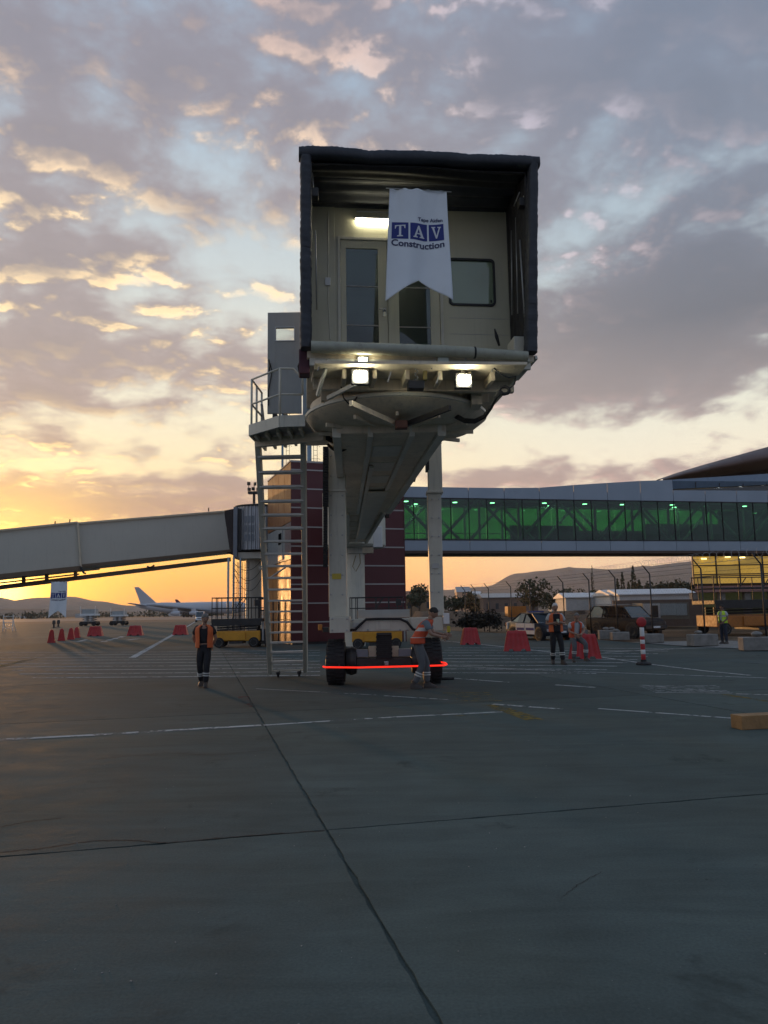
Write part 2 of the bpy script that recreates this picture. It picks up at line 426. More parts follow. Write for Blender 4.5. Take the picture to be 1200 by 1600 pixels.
# ================================================================== THE SETTING
# ----- terrain, apron
dirt = terrain_mat('dry_ground', (.13, .085, .055), (.075, .058, .038), .05, c3=(.20, .15, .10))
bm_ = MB().quad((-9000, -300, -.06), (9000, -300, -.06), (9000, 9000, -.06), (-9000, 9000, -.06))
struct(bm_.build('ground', dirt))
M_APRON = ground_mat('apron_concrete', (.072, .094, .090))
FENCE = [(6.4, 66), (7.1, 63.6), (7.9, 61), (9.1, 57.6), (9.9, 54), (11.2, 49.8), (11.8, 46.2), (12.4, 42.6), (13.0, 38.6), (13.8, 34.2), (15.2, 31.0), (16.9, 28.2)]
edge = [(x - .9, y - .3) for x, y in FENCE]
ap = [(-160, -40), (60, -40), (60, 18), (18.5, 26)] + list(reversed(edge)) + [(-4, 75), (-20, 190), (-160, 190)]
apron = struct(MB().add([(x, y, -.016) for x, y in ap], [tuple(range(len(ap)))]).build('apron', M_APRON))
GA = R(13.5)
def fence_x(y):
    f = sorted(FENCE, key=lambda p: p[1])
    if y <= f[0][1]: return f[0][0] + (f[0][1] - y) * .55
    for (x0, y0), (x1, y1) in zip(f, f[1:]):
        if y0 <= y <= y1: return x0 + (x1 - x0) * (y - y0) / (y1 - y0)
    return f[-1][0] - (y - f[-1][1]) * .4
J0 = G(510, 1297); SL = 7.5
ux = Vector((math.cos(GA), math.sin(GA), 0)); uy = Vector((-math.sin(GA), math.cos(GA), 0))
def slab_mesh():
    mb = MB(); g = .009; h = SL / 2
    vs = []
    N = 60
    ring = []
    rr = random.Random(3)
    for s_ in range(4):
        for k in range(N):
            t = -h + g + (2 * h - 2 * g) * k / N; e = h - g - rr.random() ** 2 * .016
            ring.append([(t, -e), (e, t), (-t, e), (-e, -t)][s_])
    n = len(ring)
    mb.add([(x, y, 0) for x, y in ring] + [(x, y, -.02) for x, y in ring], [tuple(range(n))] + [(i, i + n, (i + 1) % n + n, (i + 1) % n) for i in range(n)])
    return mb
first = None
for i in range(-9, 7):
    for j in range(-2, 10):
        c = J0 + ux * (i + .5) * SL + uy * (j + .5) * SL
        if c.y < -3 or c.y > 68 or c.x > fence_x(c.y) - 4.2 or (i < 0 and abs(c.x) > c.y * .62 + 14) or (c.x > 0 and c.x > c.y * .62 + 12): continue
        if first is None:
            first = slab_mesh().build('concrete_slab', M_APRON, None, base=(0, 0, 0)); o = first
        else: o = first.copy(); COL.objects.link(o)
        o.parent = apron; o.rotation_euler.z = GA + R(90) * ((i * 7 + j * 3) % 4); o.location = Vector((c.x, c.y, 0)) - apron.location
# ----- cracks and painted lines
M_CRACK = mat('crack_dark', (.012, .012, .012), .9, 0, 0)
PW = paint('worn_white_paint', (.50, .50, .48) , .95); PY = paint('worn_yellow_paint', (.22, .17, .07), .55)
PF = paint('faded_white_paint', (.46, .47, .46), .9); PR = paint('worn_red_paint', (.20, .05, .04), .1)
def strip(mb, pts, w, z=.004, jit=0.0, sub=1):
    P3 = [G(x, y, z) if len(q) == 0 else None for (x, y, *q) in pts]
    fine = []
    for a, b in zip(P3, P3[1:]):
        for k in range(sub): fine.append(a.lerp(b, k / sub))
    fine.append(P3[-1])
    L = []; Rr = []
    for i, p in enumerate(fine):
        d = (fine[min(i + 1, len(fine) - 1)] - fine[max(i - 1, 0)]); d.z = 0; d.normalize(); nn = Vector((-d.y, d.x, 0))
        j = nn * random.uniform(-jit, jit); ww = w * (1 + random.uniform(-.5, .5) * (jit > 0))
        L.append(p + j + nn * ww / 2); Rr.append(p + j - nn * ww / 2)
    n = len(fine); mb.add(L + Rr, [(i, i + n, i + n + 1, i + 1) for i in range(n - 1)])
mb = MB()
strip(mb, [(-30, 1334), (60, 1326), (140, 1314), (200, 1312), (262, 1317), (330, 1310), (420, 1303), (508, 1298)], .016, .003, .012, 14)
strip(mb, [(0, 1292), (40, 1284), (95, 1278)], .012, .003, .012, 10)
strip(mb, [(150, 1186), (260, 1176), (330, 1180), (420, 1172)], .012, .003, .015, 12)
strip(mb, [(880, 1400), (905, 1380), (940, 1362)], .004, .003, .008, 8)
struct(mb.build('slab_cracks', M_CRACK, fixn=False))
mb = MB()
strip(mb, [(-30, 1157), (150, 1148), (300, 1139), (408, 1133)], .14, sub=4)
strip(mb, [(206, 1028), (268, 993), (306, 971)], .28); strip(mb, [(945, 1019), (1070, 1013), (1260, 1008)], .16)
strip(mb, [(915, 1023), (1010, 1037), (1100, 1048), (1172, 1055)], .12)
strip(mb, [(95, 1004), (146, 1001)], .3); strip(mb, [(120, 1003), (136, 999)], .3); strip(mb, [(200, 1000), (217, 998)], .4)
for k in range(4): strip(mb, [(160 + k * 9, 1003 - k * 2.4), (165 + k * 9, 1001.6 - k * 2.4)], .4)
strip(mb, [(690, 1001), (745, 1006), (800, 1012), (880, 1021)], .14)
tag(mb.build('painted_lines', PW, fixn=False), kind='structure')
mb = MB()
strip(mb, [(412, 1133), (520, 1126), (620, 1120), (785, 1112)], .10, sub=3); strip(mb, [(770, 1100), (880, 1108)], .12)
strip(mb, [(935, 1107), (1060, 1116), (1172, 1124)], .09); strip(mb, [(868, 1070), (930, 1074)], .12); strip(mb, [(690, 1040), (870, 1048), (1250, 1061)], .09)
strip(mb, [(700, 1059), (795, 1066)], .10); strip(mb, [(600, 1087), (700, 1093)], .07); strip(mb, [(400, 1076), (590, 1086)], .05)
for k in range(9):            # hatched band crossing the apron
    y0 = 1010 + k * 3.6 + k * k * .16
    strip(mb, [(-40 + k * 10, y0 + 10), (250, y0 + 8.5), (500, y0 + 6)], .17)
    strip(mb, [(700 - k * 6, y0 + 2), (900, y0 + 2.5), (1060 - k * 16, y0 + 3.5)], .16)
for k in range(7): strip(mb, [(1000 + k * 4, 1072 + k * 1.7), (1120 + k * 4, 1071 + k * 2.0)], .05)
strip(mb, [(1000, 1070), (1145, 1082)], .05); strip(mb, [(1150, 1084), (1220, 1086)], .08)
tag(mb.build('faded_painted_lines', PF, fixn=False), kind='structure')
mb = MB()
strip(mb, [(764, 1101), (800, 1112), (836, 1125)], .30); strip(mb, [(1130, 1085), (1230, 1100)], .16)
for k in range(5): strip(mb, [(692 + k * 7, 1083 + k * 3), (765 + k * 5, 1082 + k * 3.2)], .10)
strip(mb, [(-20, 1046), (42, 1031)], .30); strip(mb, [(675, 1120), (765, 1116)], .05)
tag(mb.build('yellow_painted_lines', PY, fixn=False), kind='structure')
mb = MB(); strip(mb, [(398, 1134), (412, 1133)], .16, .008); strip(mb, [(380, 1088), (392, 1104)], .22)
tag(mb.build('red_painted_marks', PR, fixn=False), kind='structure')
# grass strip and service road beyond the apron, distant field bands
tag(MB().quad((-700, 190.5, -.03), (-20, 190.5, -.03), (-12, 250, -.03), (-700, 232, -.03)).build('service_road', mat('road_asphalt', (.05, .048, .045), .9, 0, .2, .1)), kind='structure')
tag(MB().quad((-900, 262, -.035), (250, 262, -.035), (250, 620, -.035), (-900, 620, -.035)).build('far_taxiway', mat('far_concrete', (.17, .14, .12), .85, 0, .2, .02)), kind='structure')

# ----- hills
def ridge(name, pts, Y, depth, m, seed, base_pix=None):
    """pts: ridge line as (x, y) photo directions at distance Y; a real slope that falls towards the viewer and away again"""
    rr = random.Random(seed); xs = [p[0] for p in pts]
    def h(x):
        for (x0, y0), (x1, y1) in zip(pts, pts[1:]):
            if x0 <= x <= x1:
                t = (x - x0) / (x1 - x0); t = t * t * (3 - 2 * t); return y0 + (y1 - y0) * t
        return pts[-1][1]
    n = 130; rows = 14; V = []
    from mathutils import noise as mn
    for j in range(rows + 1):
        t = j / rows
        for i in range(n + 1):
            x = xs[0] + (xs[-1] - xs[0]) * i / n; p = P(x, h(x), Y); H = max(p.z, 5) + 0
            f = math.sin(min(1, t / .62) * math.pi / 2) if t < .62 else math.cos((t - .62) / .38 * math.pi / 2)
            nz = mn.fractal(Vector((p.x * .0016 + seed, t * 3.0, 0)), 1, 2, 5) * .16 * (1 - abs(t - .62) * 1.2)
            V.append(Vector((p.x * (1 + (t - .62) * .1), Y + (t - .62) * depth, H * max(0, f + nz * (t < .6)) - 8 * (t == 0 or t == 1))))
    F = [(j * (n + 1) + i, j * (n + 1) + i + 1, (j + 1) * (n + 1) + i + 1, (j + 1) * (n + 1) + i) for j in range(rows) for i in range(n)]
    return struct(MB().add(V, F).build(name, m, smooth=True))
M_HILL = terrain_mat('hill_scrub', (.14, .11, .085), (.075, .075, .055), .0035, c3=(.20, .165, .125))
ridge('hills', [(-220, 938), (-60, 930), (0, 934), (22, 938), (50, 940), (75, 933), (110, 932), (150, 939), (200, 946), (330, 951), (420, 953)], 7000, 2600, M_HILL, 1)
ridge('hills', [(560, 951), (640, 938), (690, 922), (760, 916), (810, 895), (850, 891), (880, 887), (905, 891), (960, 889), (1010, 884), (1060, 879), (1120, 874), (1250, 868), (1500, 860)], 5200, 2200, M_HILL, 4)
ridge('foothills', [(600, 954), (690, 939), (760, 931), (830, 927), (900, 932), (1000, 925), (1120, 928), (1400, 925)], 2600, 900, M_HILL, 9)
ridge('foothills', [(-300, 958), (-100, 952), (60, 951), (160, 955), (300, 957), (450, 955)], 3000, 900, M_HILL, 12)
# earth bank beyond the fence
M_EARTH = terrain_mat('earth_bank', (.10, .066, .045), (.055, .042, .032), .5, c3=(.16, .12, .09))
from mathutils import noise as mnoise
def bank(u, v):
    X = 2 + u * 90; Y = 82 + v * 60
    z = 1.25 * math.sin(min(1, v * 2.6) * math.pi / 2) * (1 - max(0, v - .6) * 1.8)
    z *= .55 + .6 * mnoise.noise(Vector((X * .06, Y * .05, 0))) + .45
    return Vector((X, Y, z * (1.0 if u > .02 else 0) - .1 + .18 * mnoise.noise(Vector((X * .5, Y * .5, 3)))))
struct(MB().grid(bank, 120, 40).build('earth_bank', M_EARTH, smooth=True))
pv = [(fence_x(y) - .8, y) for y in (27, 31, 34.5, 38.6)] + [(15.6, 38.8), (40, 33.5), (40, 26), (18, 26)]
MP = mat('pale_paving', (.22, .21, .19), .9, 0, .3, 3.0, bump=.7, bs=8)
pav = struct(MB().add([(x, y, -.008) for x, y in pv], [tuple(range(len(pv)))]).build('pavement', MP))

# ----- the evening haze over the plain
hz_m = bpy.data.materials.new('evening_haze'); hz_m.use_nodes = True; _n = hz_m.node_tree.nodes; _n.clear()
_v = _n.new('ShaderNodeVolumePrincipled'); _v.inputs['Color'].default_value = (.93, .90, .92, 1); _v.inputs['Density'].default_value = .00007; _v.inputs['Anisotropy'].default_value = .25
_o = _n.new('ShaderNodeOutputMaterial'); hz_m.node_tree.links.new(_v.outputs[0], _o.inputs['Volume'])
hz = MB().box(-9600, 9600, -320, 9400, -12, 640).build('haze', hz_m); hz['kind'] = 'stuff'

rr = random.Random(77); gm = MB()
for k in range(260):
    y = 2.2 + 14 * rr.random() ** 1.6; x = rr.uniform(-.52, .52) * y; r = .0012 + .0035 * rr.random() ** 2
    gm.cbox((0, 0, 0), r * 2, r * 1.5, r, Matrix.Translation((x, y, r * .4)) @ Matrix.Rotation(rr.uniform(0, 3), 4, 'Z') @ Matrix.Rotation(rr.uniform(-.5, .5), 4, 'X'))
tag(gm.build('loose_grit', M_CONC, fixn=False), kind='stuff')

# ================================================================== NEAR BOARDING BRIDGE
def cushion(mb, a, b, w, h, segs=70, ripple=.02, n=10, seed=0, sag=0.0):
    """padded fabric edge: a rounded, wrinkled bolster from a to b"""
    rr = random.Random(seed); a, b = Vector(a), Vector(b); d = (b - a).normalized()
    x = Vector((0, 1, 0)); x = (x - d * x.dot(d)).normalized(); z = d.cross(x)
    vs = []; fs = []
    ph = [rr.random() * 6 for _ in range(4)]
    for i in range(segs + 1):
        t = i / segs; p = a.lerp(b, t) + Vector((0, 0, -sag * 4 * t * (1 - t)))
        k = 1 + ripple * .7 * math.sin(t * 75 + ph[0]) + ripple * 1.0 * math.sin(t * 19 + ph[1])
        for q in range(n):
            an = 2 * math.pi * q / n; cx, cz = math.cos(an), math.sin(an)
            cx = math.copysign(abs(cx) ** .55, cx); cz = math.copysign(abs(cz) ** .55, cz)
            kk = k * (1 + ripple * math.sin(t * 90 + q * 1.3 + ph[2]))
            vs.append(p + x * (w / 2 * cx * kk) + z * (h / 2 * cz * kk))
    for i in range(segs):
        for q in range(n): A = i * n + q; B = i * n + (q + 1) % n; fs.append((A, B, B + n, A + n))
    fs.append(tuple(range(n))); fs.append(tuple(range(segs * n, segs * n + n)))
    mb.add(vs, fs)

cab_o = P(656, 548, 12.3); CAB = Frame(cab_o, R(6)); H = CAB.hit
bridge = thing('boarding_bridge', 'cream boarding bridge whose open cab faces the viewer, raised on a wheeled lift frame', 'boarding bridge', (0.0, 18.3, 0))
def BB(): return MB(CAB.M)
FL = 0.0
xl, xr = H(470, 400).x, H(838, 400).x
zt_l, zt_r = H(469, 240).z, H(842, 252).z
D = 1.35
# back wall of the vestibule, walls, floor, roof
wz = H(650, 286, D).z
b = BB(); b.box(xl + .12, H(527, 400, D).x, D, D + .08, FL - .1, wz)
xa, xb_, xc = H(527, 400, D).x, H(606, 400, D).x, H(690, 400, D).x
zd = H(560, 371, D).z
b.box(xa, xc, D, D + .08, zd, wz); b.box(xc, H(703, 440, D).x, D, D + .08, FL - .1, wz)
wx0, wx1 = H(703, 440, D).x, H(771, 440, D).x; wz0, wz1 = H(740, 476, D).z, H(740, 407, D).z
b.box(wx0, wx1, D, D + .08, wz1, wz); b.box(wx0, wx1, D, D + .08, FL - .1, wz0); b.box(wx1, xr - .12, D, D + .08, FL - .1, wz)
b.build('vestibule_wall', M_WALL, bridge)
b = BB(); b.box(xl + .12, H(527, 400, D).x - .05, D - .012, D - .001, FL, wz - .3); b.build('wall_panel', M_WALL, bridge, bevel=.004)
b = BB(); b.box(H(790, 400, D).x, xr - .14, D - .012, D - .001, FL, wz - .25); b.build('wall_panel', M_WALL, bridge, bevel=.004)
b = BB(); b.box(H(527, 400, D).x - .03, H(800, 400, D).x, D - .022, D - .001, wz - .32, wz - .28); b.build('wall_trim', M_CREAM, bridge)
b = BB(); b.box(xl + .1, xr - .1, .05, 3.4, FL - .14, FL - .02); b.build('cab_floor', M_CREAMD, bridge, bevel=.01)
b = BB(); b.box(xl + .1, xl + .16, D + .081, 3.4, FL - .02, wz + .1); b.box(xr - .16, xr - .1, D + .081, 3.4, FL - .02, wz + .1); b.box(xl + .1, xr - .1, 3.4, 3.46, FL - .02, wz + .1); b.box(xl + .1, xr - .1, D + .081, 3.46, wz + .1, wz + .2)
b.build('cab_shell', M_CREAM, bridge)
# double door
fw = .055
b = BB()
for x0, x1 in ((xa, xa + fw), (xc - fw, xc)): b.box(x0, x1, D - .03, D + .05, FL, zd)
b.box(xa + fw, xc - fw, D - .03, D + .05, zd - fw, zd); b.build('door_frame', M_CREAM, bridge, bevel=.005)
def leaf(x0, x1, gx0, gx1, gy0, bars):
    gz1 = H(560, gy0, D).z; z0 = FL + .01; z1 = zd - fw - .008
    f = BB(); f.box(x0, gx0, D, D + .045, z0, z1); f.box(gx1, x1, D, D + .045, z0, z1); f.box(gx0, gx1, D, D + .045, gz1, z1); f.box(gx0, gx1, D, D + .045, z0, z0 + .18)
    d_ = f.build('door', M_WALL, bridge, bevel=.004)
    zs = [z0 + .18] + [H(560, y, D).z for y in bars] + [gz1]
    for k, (p, q) in enumerate(zip(zs, zs[1:])):
        BB().box(gx0, gx1, D + .018, D + .026, p + .008, q - .008).build('glass_pane', glass('door_glass', (.30, .42, .42), .04, body=(.10, .12, .12, .12)), d_)
    for z in zs[1:-1]: BB().box(gx0, gx1, D + .005, D + .04, z - .008, z + .008).build('glazing_bar', M_TRIM, d_)
    return d_
d1 = leaf(xa + fw + .006, H(605, 450, D).x, H(541, 450, D).x, H(591, 450, D).x, 388, (508, 447))
d2 = leaf(H(606, 450, D).x, xc - fw - .006, H(623, 450, D).x, H(672, 450, D).x, 388, (509, 447))
hb = BB(); p = H(600, 483, D - .06); hb.box(p.x - .09, p.x + .02, D - .075, D - .05, p.z - .012, p.z + .012); hb.box(p.x, p.x + .04, D - .05, D, p.z - .012, p.z + .012); hb.box(p.x - .02, p.x + .04, D - .012, D, p.z - .12, p.z + .05)
hb.build('handle', M_CHROME, d1, bevel=.003)
# things dimly seen inside the cab behind the door glass
b = BB(); b.box(H(562, 400, D).x, H(600, 400, D).x, 2.4, 2.46, .02, 1.9); b.build('cab_partition', mat('cab_interior_blue', (.05, .055, .08), .6), bridge)
b = BB(); b.box(H(630, 500, D).x, H(668, 500, D).x, 2.0, 2.5, .02, .95); b.build('control_desk', mat('desk_grey', (.10, .10, .11), .5), bridge, bevel=.02)
# window
def rrect(x0, x1, z0, z1, r, n=6):
    P_ = []
    for cx, cz, a0 in ((x1 - r, z1 - r, 0), (x0 + r, z1 - r, 90), (x0 + r, z0 + r, 180), (x1 - r, z0 + r, 270)):
        for k in range(n + 1): a = R(a0 + 90 * k / n); P_.append((cx + r * math.cos(a), cz + r * math.sin(a)))
    return P_
def ringplate(mb, o_, i_, y0, y1):
    n = len(o_); vs = [(x, y, z) for y in (y0, y1) for L in (o_, i_) for x, z in L]
    fs = []
    for i in range(n):
        j = (i + 1) % n
        fs += [(i, j, j + n, i + n), (i + 2 * n, j + 2 * n, j + 3 * n, i + 3 * n), (i, j, j + 2 * n, i + 2 * n), (i + n, j + n, j + 3 * n, i + 3 * n)]
    mb.add(vs, fs)
b = BB(); ringplate(b, rrect(wx0 - .03, wx1 + .03, wz0 - .03, wz1 + .03, .09), rrect(wx0 + .01, wx1 - .01, wz0 + .01, wz1 - .01, .06), D - .03, D + .05)
wf = b.build('window', mat('window_gasket', (.012, .012, .012), .5, var=.1), bridge)
BB().box(wx0, wx1, D + .01, D + .018, wz0, wz1).build('glass_pane', glass('milky_glass', (.45, .55, .42), .05, body=(.30, .37, .24, .75)), wf)
BB().box(wx1 - .07, wx1 - .04, D - .002, D + .009, wz0 + .05, wz0 + .1).build('window_latch', M_BLACK, wf)
# lit strip over the door
lz = H(580, 345, D - .06).z; lx0 = H(557, 345, D).x; lx1 = H(640, 345, D).x
b = BB(); b.box(lx0 - .03, lx1 + .03, D - .09, D - .001, lz + .035, lz + .06); lf = b.build('ceiling_light', M_WHITE, bridge)
BB().box(lx0, lx1, D - .08, D - .02, lz - .025, lz + .033).build('diffuser', mat('lit_tube', (.9, .9, .85), .4, var=0, emit=(1, .93, .66), es=20.0), lf)
BB().box(lx0, lx1, D - .045, D - .002, lz + .19, lz + .20).build('reflection_strip', M_WHITE, lf)  # white strip standing in for the tube's reflection on the wall
# canopy
can = BB()
def C(px, py, d=0.0): return H(px, py, d)
tl, tr = C(478, 242), C(832, 254)
bl, br = C(478, 545), C(829, 552)
t1 = tl.lerp(tr, .27); t2 = tl.lerp(tr, .72)
M_PAD = M_FABRIC
for k, (p, q, s) in enumerate(((tl + Vector((-.12, 0, .03)), t1, -.035), (t1, t2, -.03), (t2, tr + Vector((.10, 0, 0)), -.012))):
    c = BB(); cushion(c, p + Vector((0, 0, -.03)), q + Vector((0, 0, -.03)), .26, .20, 36, .03, 14, k, s); c.build('canopy_cushion', M_PAD, bridge, smooth=50)
for k, (p, q) in enumerate(((tl, tl.lerp(bl, .5)), (tl.lerp(bl, .5), bl))):
    c = BB(); cushion(c, p, q, .26, .19, 44, .045, 14, 5 + k); c.build('canopy_cushion', M_PAD, bridge, smooth=50)
for k, (a_, b_) in enumerate(((0, .54), (.54, .76), (.76, 1.0))):
    c = BB(); cushion(c, tr.lerp(br, a_), tr.lerp(br, b_), .26, .17 + .015 * k, 34, .035, 14, 9 + k); c.build('canopy_cushion', M_PAD, bridge, smooth=50)
# side and roof lining of the folding canopy: pleated sheets back to the cab wall
def lining(u, v, side):
    y = .05 + v * (D - .06); pl = .035 * math.sin(v * 40)
    if side < 0: x = xl + .10 + pl * .6; z = FL + u * (tl.z - .12)
    else: x = xr - .10 - pl * .6; z = FL + u * (tr.z - .12)
    return Vector((x, y, z))
for s in (-1, 1): BB().grid(lambda u, v: lining(u, v, s), 8, 50).build('canopy_side', M_FABIN, bridge, smooth=True, thick=.02)
def roofl(u, v):
    x = xl + .1 + u * (xr - xl - .2); zf = (tl.z - .16) * (1 - u) + (tr.z - .16) * u; zb = wz - .02 - .30 * max(0, u - .55) ** 1.2 * 1.4
    y = .02 + v * (D - .03); z = zf * (1 - v) + zb * v - .14 * math.sin(v * math.pi) * (.6 + .4 * math.sin(u * 3)) + .025 * math.sin(v * 30 + 2 * math.sin(u * 5))
    return Vector((x, y, z))
BB().grid(roofl, 40, 46).build('canopy_roof', M_FABIN, bridge, smooth=True, thick=.02)
BB().grid(lambda u, v: Vector((xl + .06 + u * (xr - xl - .12), .1 + v * (D + .2), (tl.z + .02) * (1 - u) + (tr.z + .02) * u - .25 * v + .03 * math.sin(v * 35))), 10, 40).build('canopy_cover', M_FABRIC, bridge, smooth=True, thick=.02)
# folding arms
for (px, py, w, h_) in ((497, 253, .17, .15), (491, 303, .15, .17), (820, 267, .17, .15), (816, 318, .15, .16)):
    p = C(px, py, .22); BB().cbox(p, w, .16, h_).build('arm_bracket', M_DARK, bridge, bevel=.02)
for (a, b2, r) in (((488, 270, .25), (490, 300, .25), .012), ((822, 280, .25), (818, 312, .25), .014), ((803, 322, .6), (812, 300, .35), .012),
                   ((493, 360, .5), (495, 484, .8), .012), ((812, 375, .4), (820, 500, .2), .013), ((806, 340, .7), (809, 490, .8), .012), ((799, 360, 1.0), (800, 492, 1.0), .012)):
    BB().tube([C(*a), C(*b2)], r, 8).build('canopy_strut', M_STEEL, bridge, smooth=True)
b = BB(); p = C(775, 530, .9); b.tube([C(773, 514, .9), C(776, 526, .88), C(780, 540, .85)], [.012, .035, .02], 8); b.build('hanging_handset', M_BLACK, bridge, smooth=True)
b = BB(); b.box(C(812, 520, .4).x - .12, C(812, 520, .4).x + .12, .35, .8, FL, FL + .42); b.build('cable_box', M_CREAM, bridge, bevel=.01)
BB().tube([C(513, 330, D - .02), C(513, 470, D - .02), C(516, 530, D - .02)], .010, 6).build('wall_conduit', M_CREAM, bridge)
BB().box(H(512, 440, D).x - .05, H(512, 440, D).x + .05, D - .05, D - .013, H(512, 440, D).z - .09, H(512, 440, D).z + .06).build('switch_box', M_WHITE, bridge, bevel=.006)
BB().box(H(705, 500, D).x, H(785, 500, D).x, D - .008, D - .001, FL + .02, FL + .14).build('kick_plate', M_STEEL, bridge)
for zf in (.30, .55, .80):
    BB().box(H(702, 500, D).x, H(796, 500, D).x, D - .004, D - .0005, wz * zf * .33 + .12, wz * zf * .33 + .128).build('wall_seam', M_TRIM, bridge)
# bumper roll in sleeves
pa, pb_, pc_, pd = C(486, 542, -.08), C(700, 549, -.08), C(741, 551, -.08), C(824, 557, -.08)
for k, (p, q, r) in enumerate(((pa, pb_, .098), (pb_, pc_, .093), (pc_, pd, .085))):
    n = int((q - p).length / .035); pts = [p.lerp(q, i / n) for i in range(n + 1)]; rr = random.Random(k)
    BB().tube(pts, [r * (1 + rr.uniform(-.03, .03)) for _ in pts], 16).build('bumper_roll', M_BUMP, bridge, smooth=60)
BB().tube([pc_ + Vector((-.01, 0, 0)), pc_ + Vector((.02, 0, 0))], .10, 16).build('bumper_collar', M_BLACK, bridge)
# front edge beam and underside frame: x limits follow the tapering outline seen from below
def U(px, py, z): return G(px, py, z) 
zU = CAB.o.z - .30
und = [U(492, 568, zU), U(824, 570, zU), U(806, 592, zU), U(770, 606, zU), U(700, 640, zU), U(560, 640, zU), U(505, 612, zU), U(486, 598, zU)]
MB().prism(und, (0, 0, .05)).build('underside_plate', M_CREAMD, bridge, bevel=.006)
b = BB(); b.box(xl + .14, xr - .16, .05, .12, -.27, -.14); b.build('front_beam', M_CREAM, bridge, bevel=.008)
b = BB(); b.box(xl + .2, xr - .3, .62, .74, -.50, -.30); b.build('cross_beam', M_CREAMD, bridge, bevel=.008)
b = BB(); b.box(xl + .35, xr - .6, 1.25, 1.39, -.52, -.30); b.build('cross_beam', M_CREAMD, bridge, bevel=.008)
for x in (-1.25, -.75, -.2, .35, .85, 1.25):
    BB().box(x - .035, x + .035, .1, 1.9, -.46, -.30).build('floor_joist', M_CREAMD, bridge, bevel=.004)
for (a, b2) in (((513, 562, .0), (496, 618, .5)), ((556, 600, .0), (512, 622, .6)), ((826, 562, .0), (790, 612, .8)), ((838, 558, .05), (808, 592, .7))):
    BB().beam(C(*a), C(*b2), .05, .07).build('brace', M_CREAM, bridge, bevel=.004)
for (px, py) in ((499, 572), (676, 570), (725, 568), (770, 574), (812, 570), (608, 590), (684, 592)):
    p = C(px, py, .0); BB().beam(p + Vector((.03, -.03, .09)), p + Vector((-.03, -.03, -.09)), .03, .02).build('bracket', M_TRIM, bridge)
p = C(692, 563, -.02); BB().box(p.x - .09, p.x + .09, -.06, -.02, p.z - .04, p.z + .04).build('warning_plate', mat('pale_plate', (.45, .5, .45), .4), bridge)
p = C(650, 603, .1); b = BB(); b.box(p.x - .14, p.x + .13, .0, .2, p.z - .07, p.z + .07); b.build('sensor_box', M_DARK, bridge, bevel=.01)
p = C(662, 590, .05); BB().box(p.x - .01, p.x + .05, -.02, .08, p.z - .05, p.z + .1).build('sensor_plate', mat('ochre_plate', (.30, .24, .07), .5), bridge)
b = BB()
for k in range(7): q = C(648 + (k % 2) * 3, 565 + k * 5.0, .02); b.tube([q + Vector((0, 0, .03)), q + Vector((.02, 0, 0)), q - Vector((0, 0, .03))], .012, 6)
b.build('chain', M_STEEL, bridge)
# two lit floodlights, then a glowing block for the lit spot above
M_LAMP = mat('lit_lamp', (1, 1, 1), .3, var=0, emit=(1.0, .97, .74), es=60.0)
for px, py, w in ((563, 588, .25), (725, 594, .24)):
    p = C(px, py, -.05); f = BB().cbox(p + Vector((0, .07, 0)), w + .04, .12, .25).build('floodlight', M_DARK, bridge, bevel=.01)
    BB().cbox(p + Vector((0, -.03, 0)), w * .86, .07, .17).build('lens', M_LAMP, f, bevel=.03)
    BB().beam(p + Vector((0, .08, .12)), p + Vector((0, .12, .26)), .06, .03).build('lamp_bracket', M_DARK, f)
p = C(567, 563, .0); f = BB().cbox(p + Vector((0, .05, .02)), .20, .06, .12).build('floodlight', M_DARK, bridge, bevel=.006)  # added glowing block, stands in for lamp light reflected off the platform
BB().cbox(p + Vector((0, .0, .0)), .13, .016, .09).build('lens', M_LAMP, f)
# pivot drum below the cab
dc = Vector((G(619, 650, 5.33).x, 14.6, 0))
MB(Matrix.Translation(dc)).lathe([(1.2, 5.14), (1.55, 5.22), (1.71, 5.34), (1.73, 5.36), (1.73, 5.46), (1.66, 5.48), (1.66, 5.62)], 56).build('pivot_drum', M_CREAMD, bridge, smooth=35)
MB(Matrix.Translation(dc)).lathe([(1.74, 5.37), (1.76, 5.38), (1.76, 5.43), (1.74, 5.44)], 56).build('drum_rim', M_CREAM, bridge, smooth=35)
for a in range(0, 180, 30):
    v = Vector((math.cos(R(a)), math.sin(R(a)), 0)) * 1.5
    MB().beam(dc + Vector((0, 0, 5.13)) - v, dc + Vector((0, 0, 5.13)) + v, .05, .07).build('drum_rib', M_CREAMD, bridge)
MB().beam(U(627, 666, 5.02), U(703, 637, 5.10), .06, .09).build('slew_link', M_DARK, bridge)
MB().beam(U(627, 666, 5.02), U(548, 630, 5.10), .06, .09).build('slew_link', M_CREAMD, bridge)
MB().cbox(U(627, 664, 4.98), .22, .18, .14).build('slew_joint', mat('rust_red', (.14, .05, .03), .6), bridge, bevel=.01)
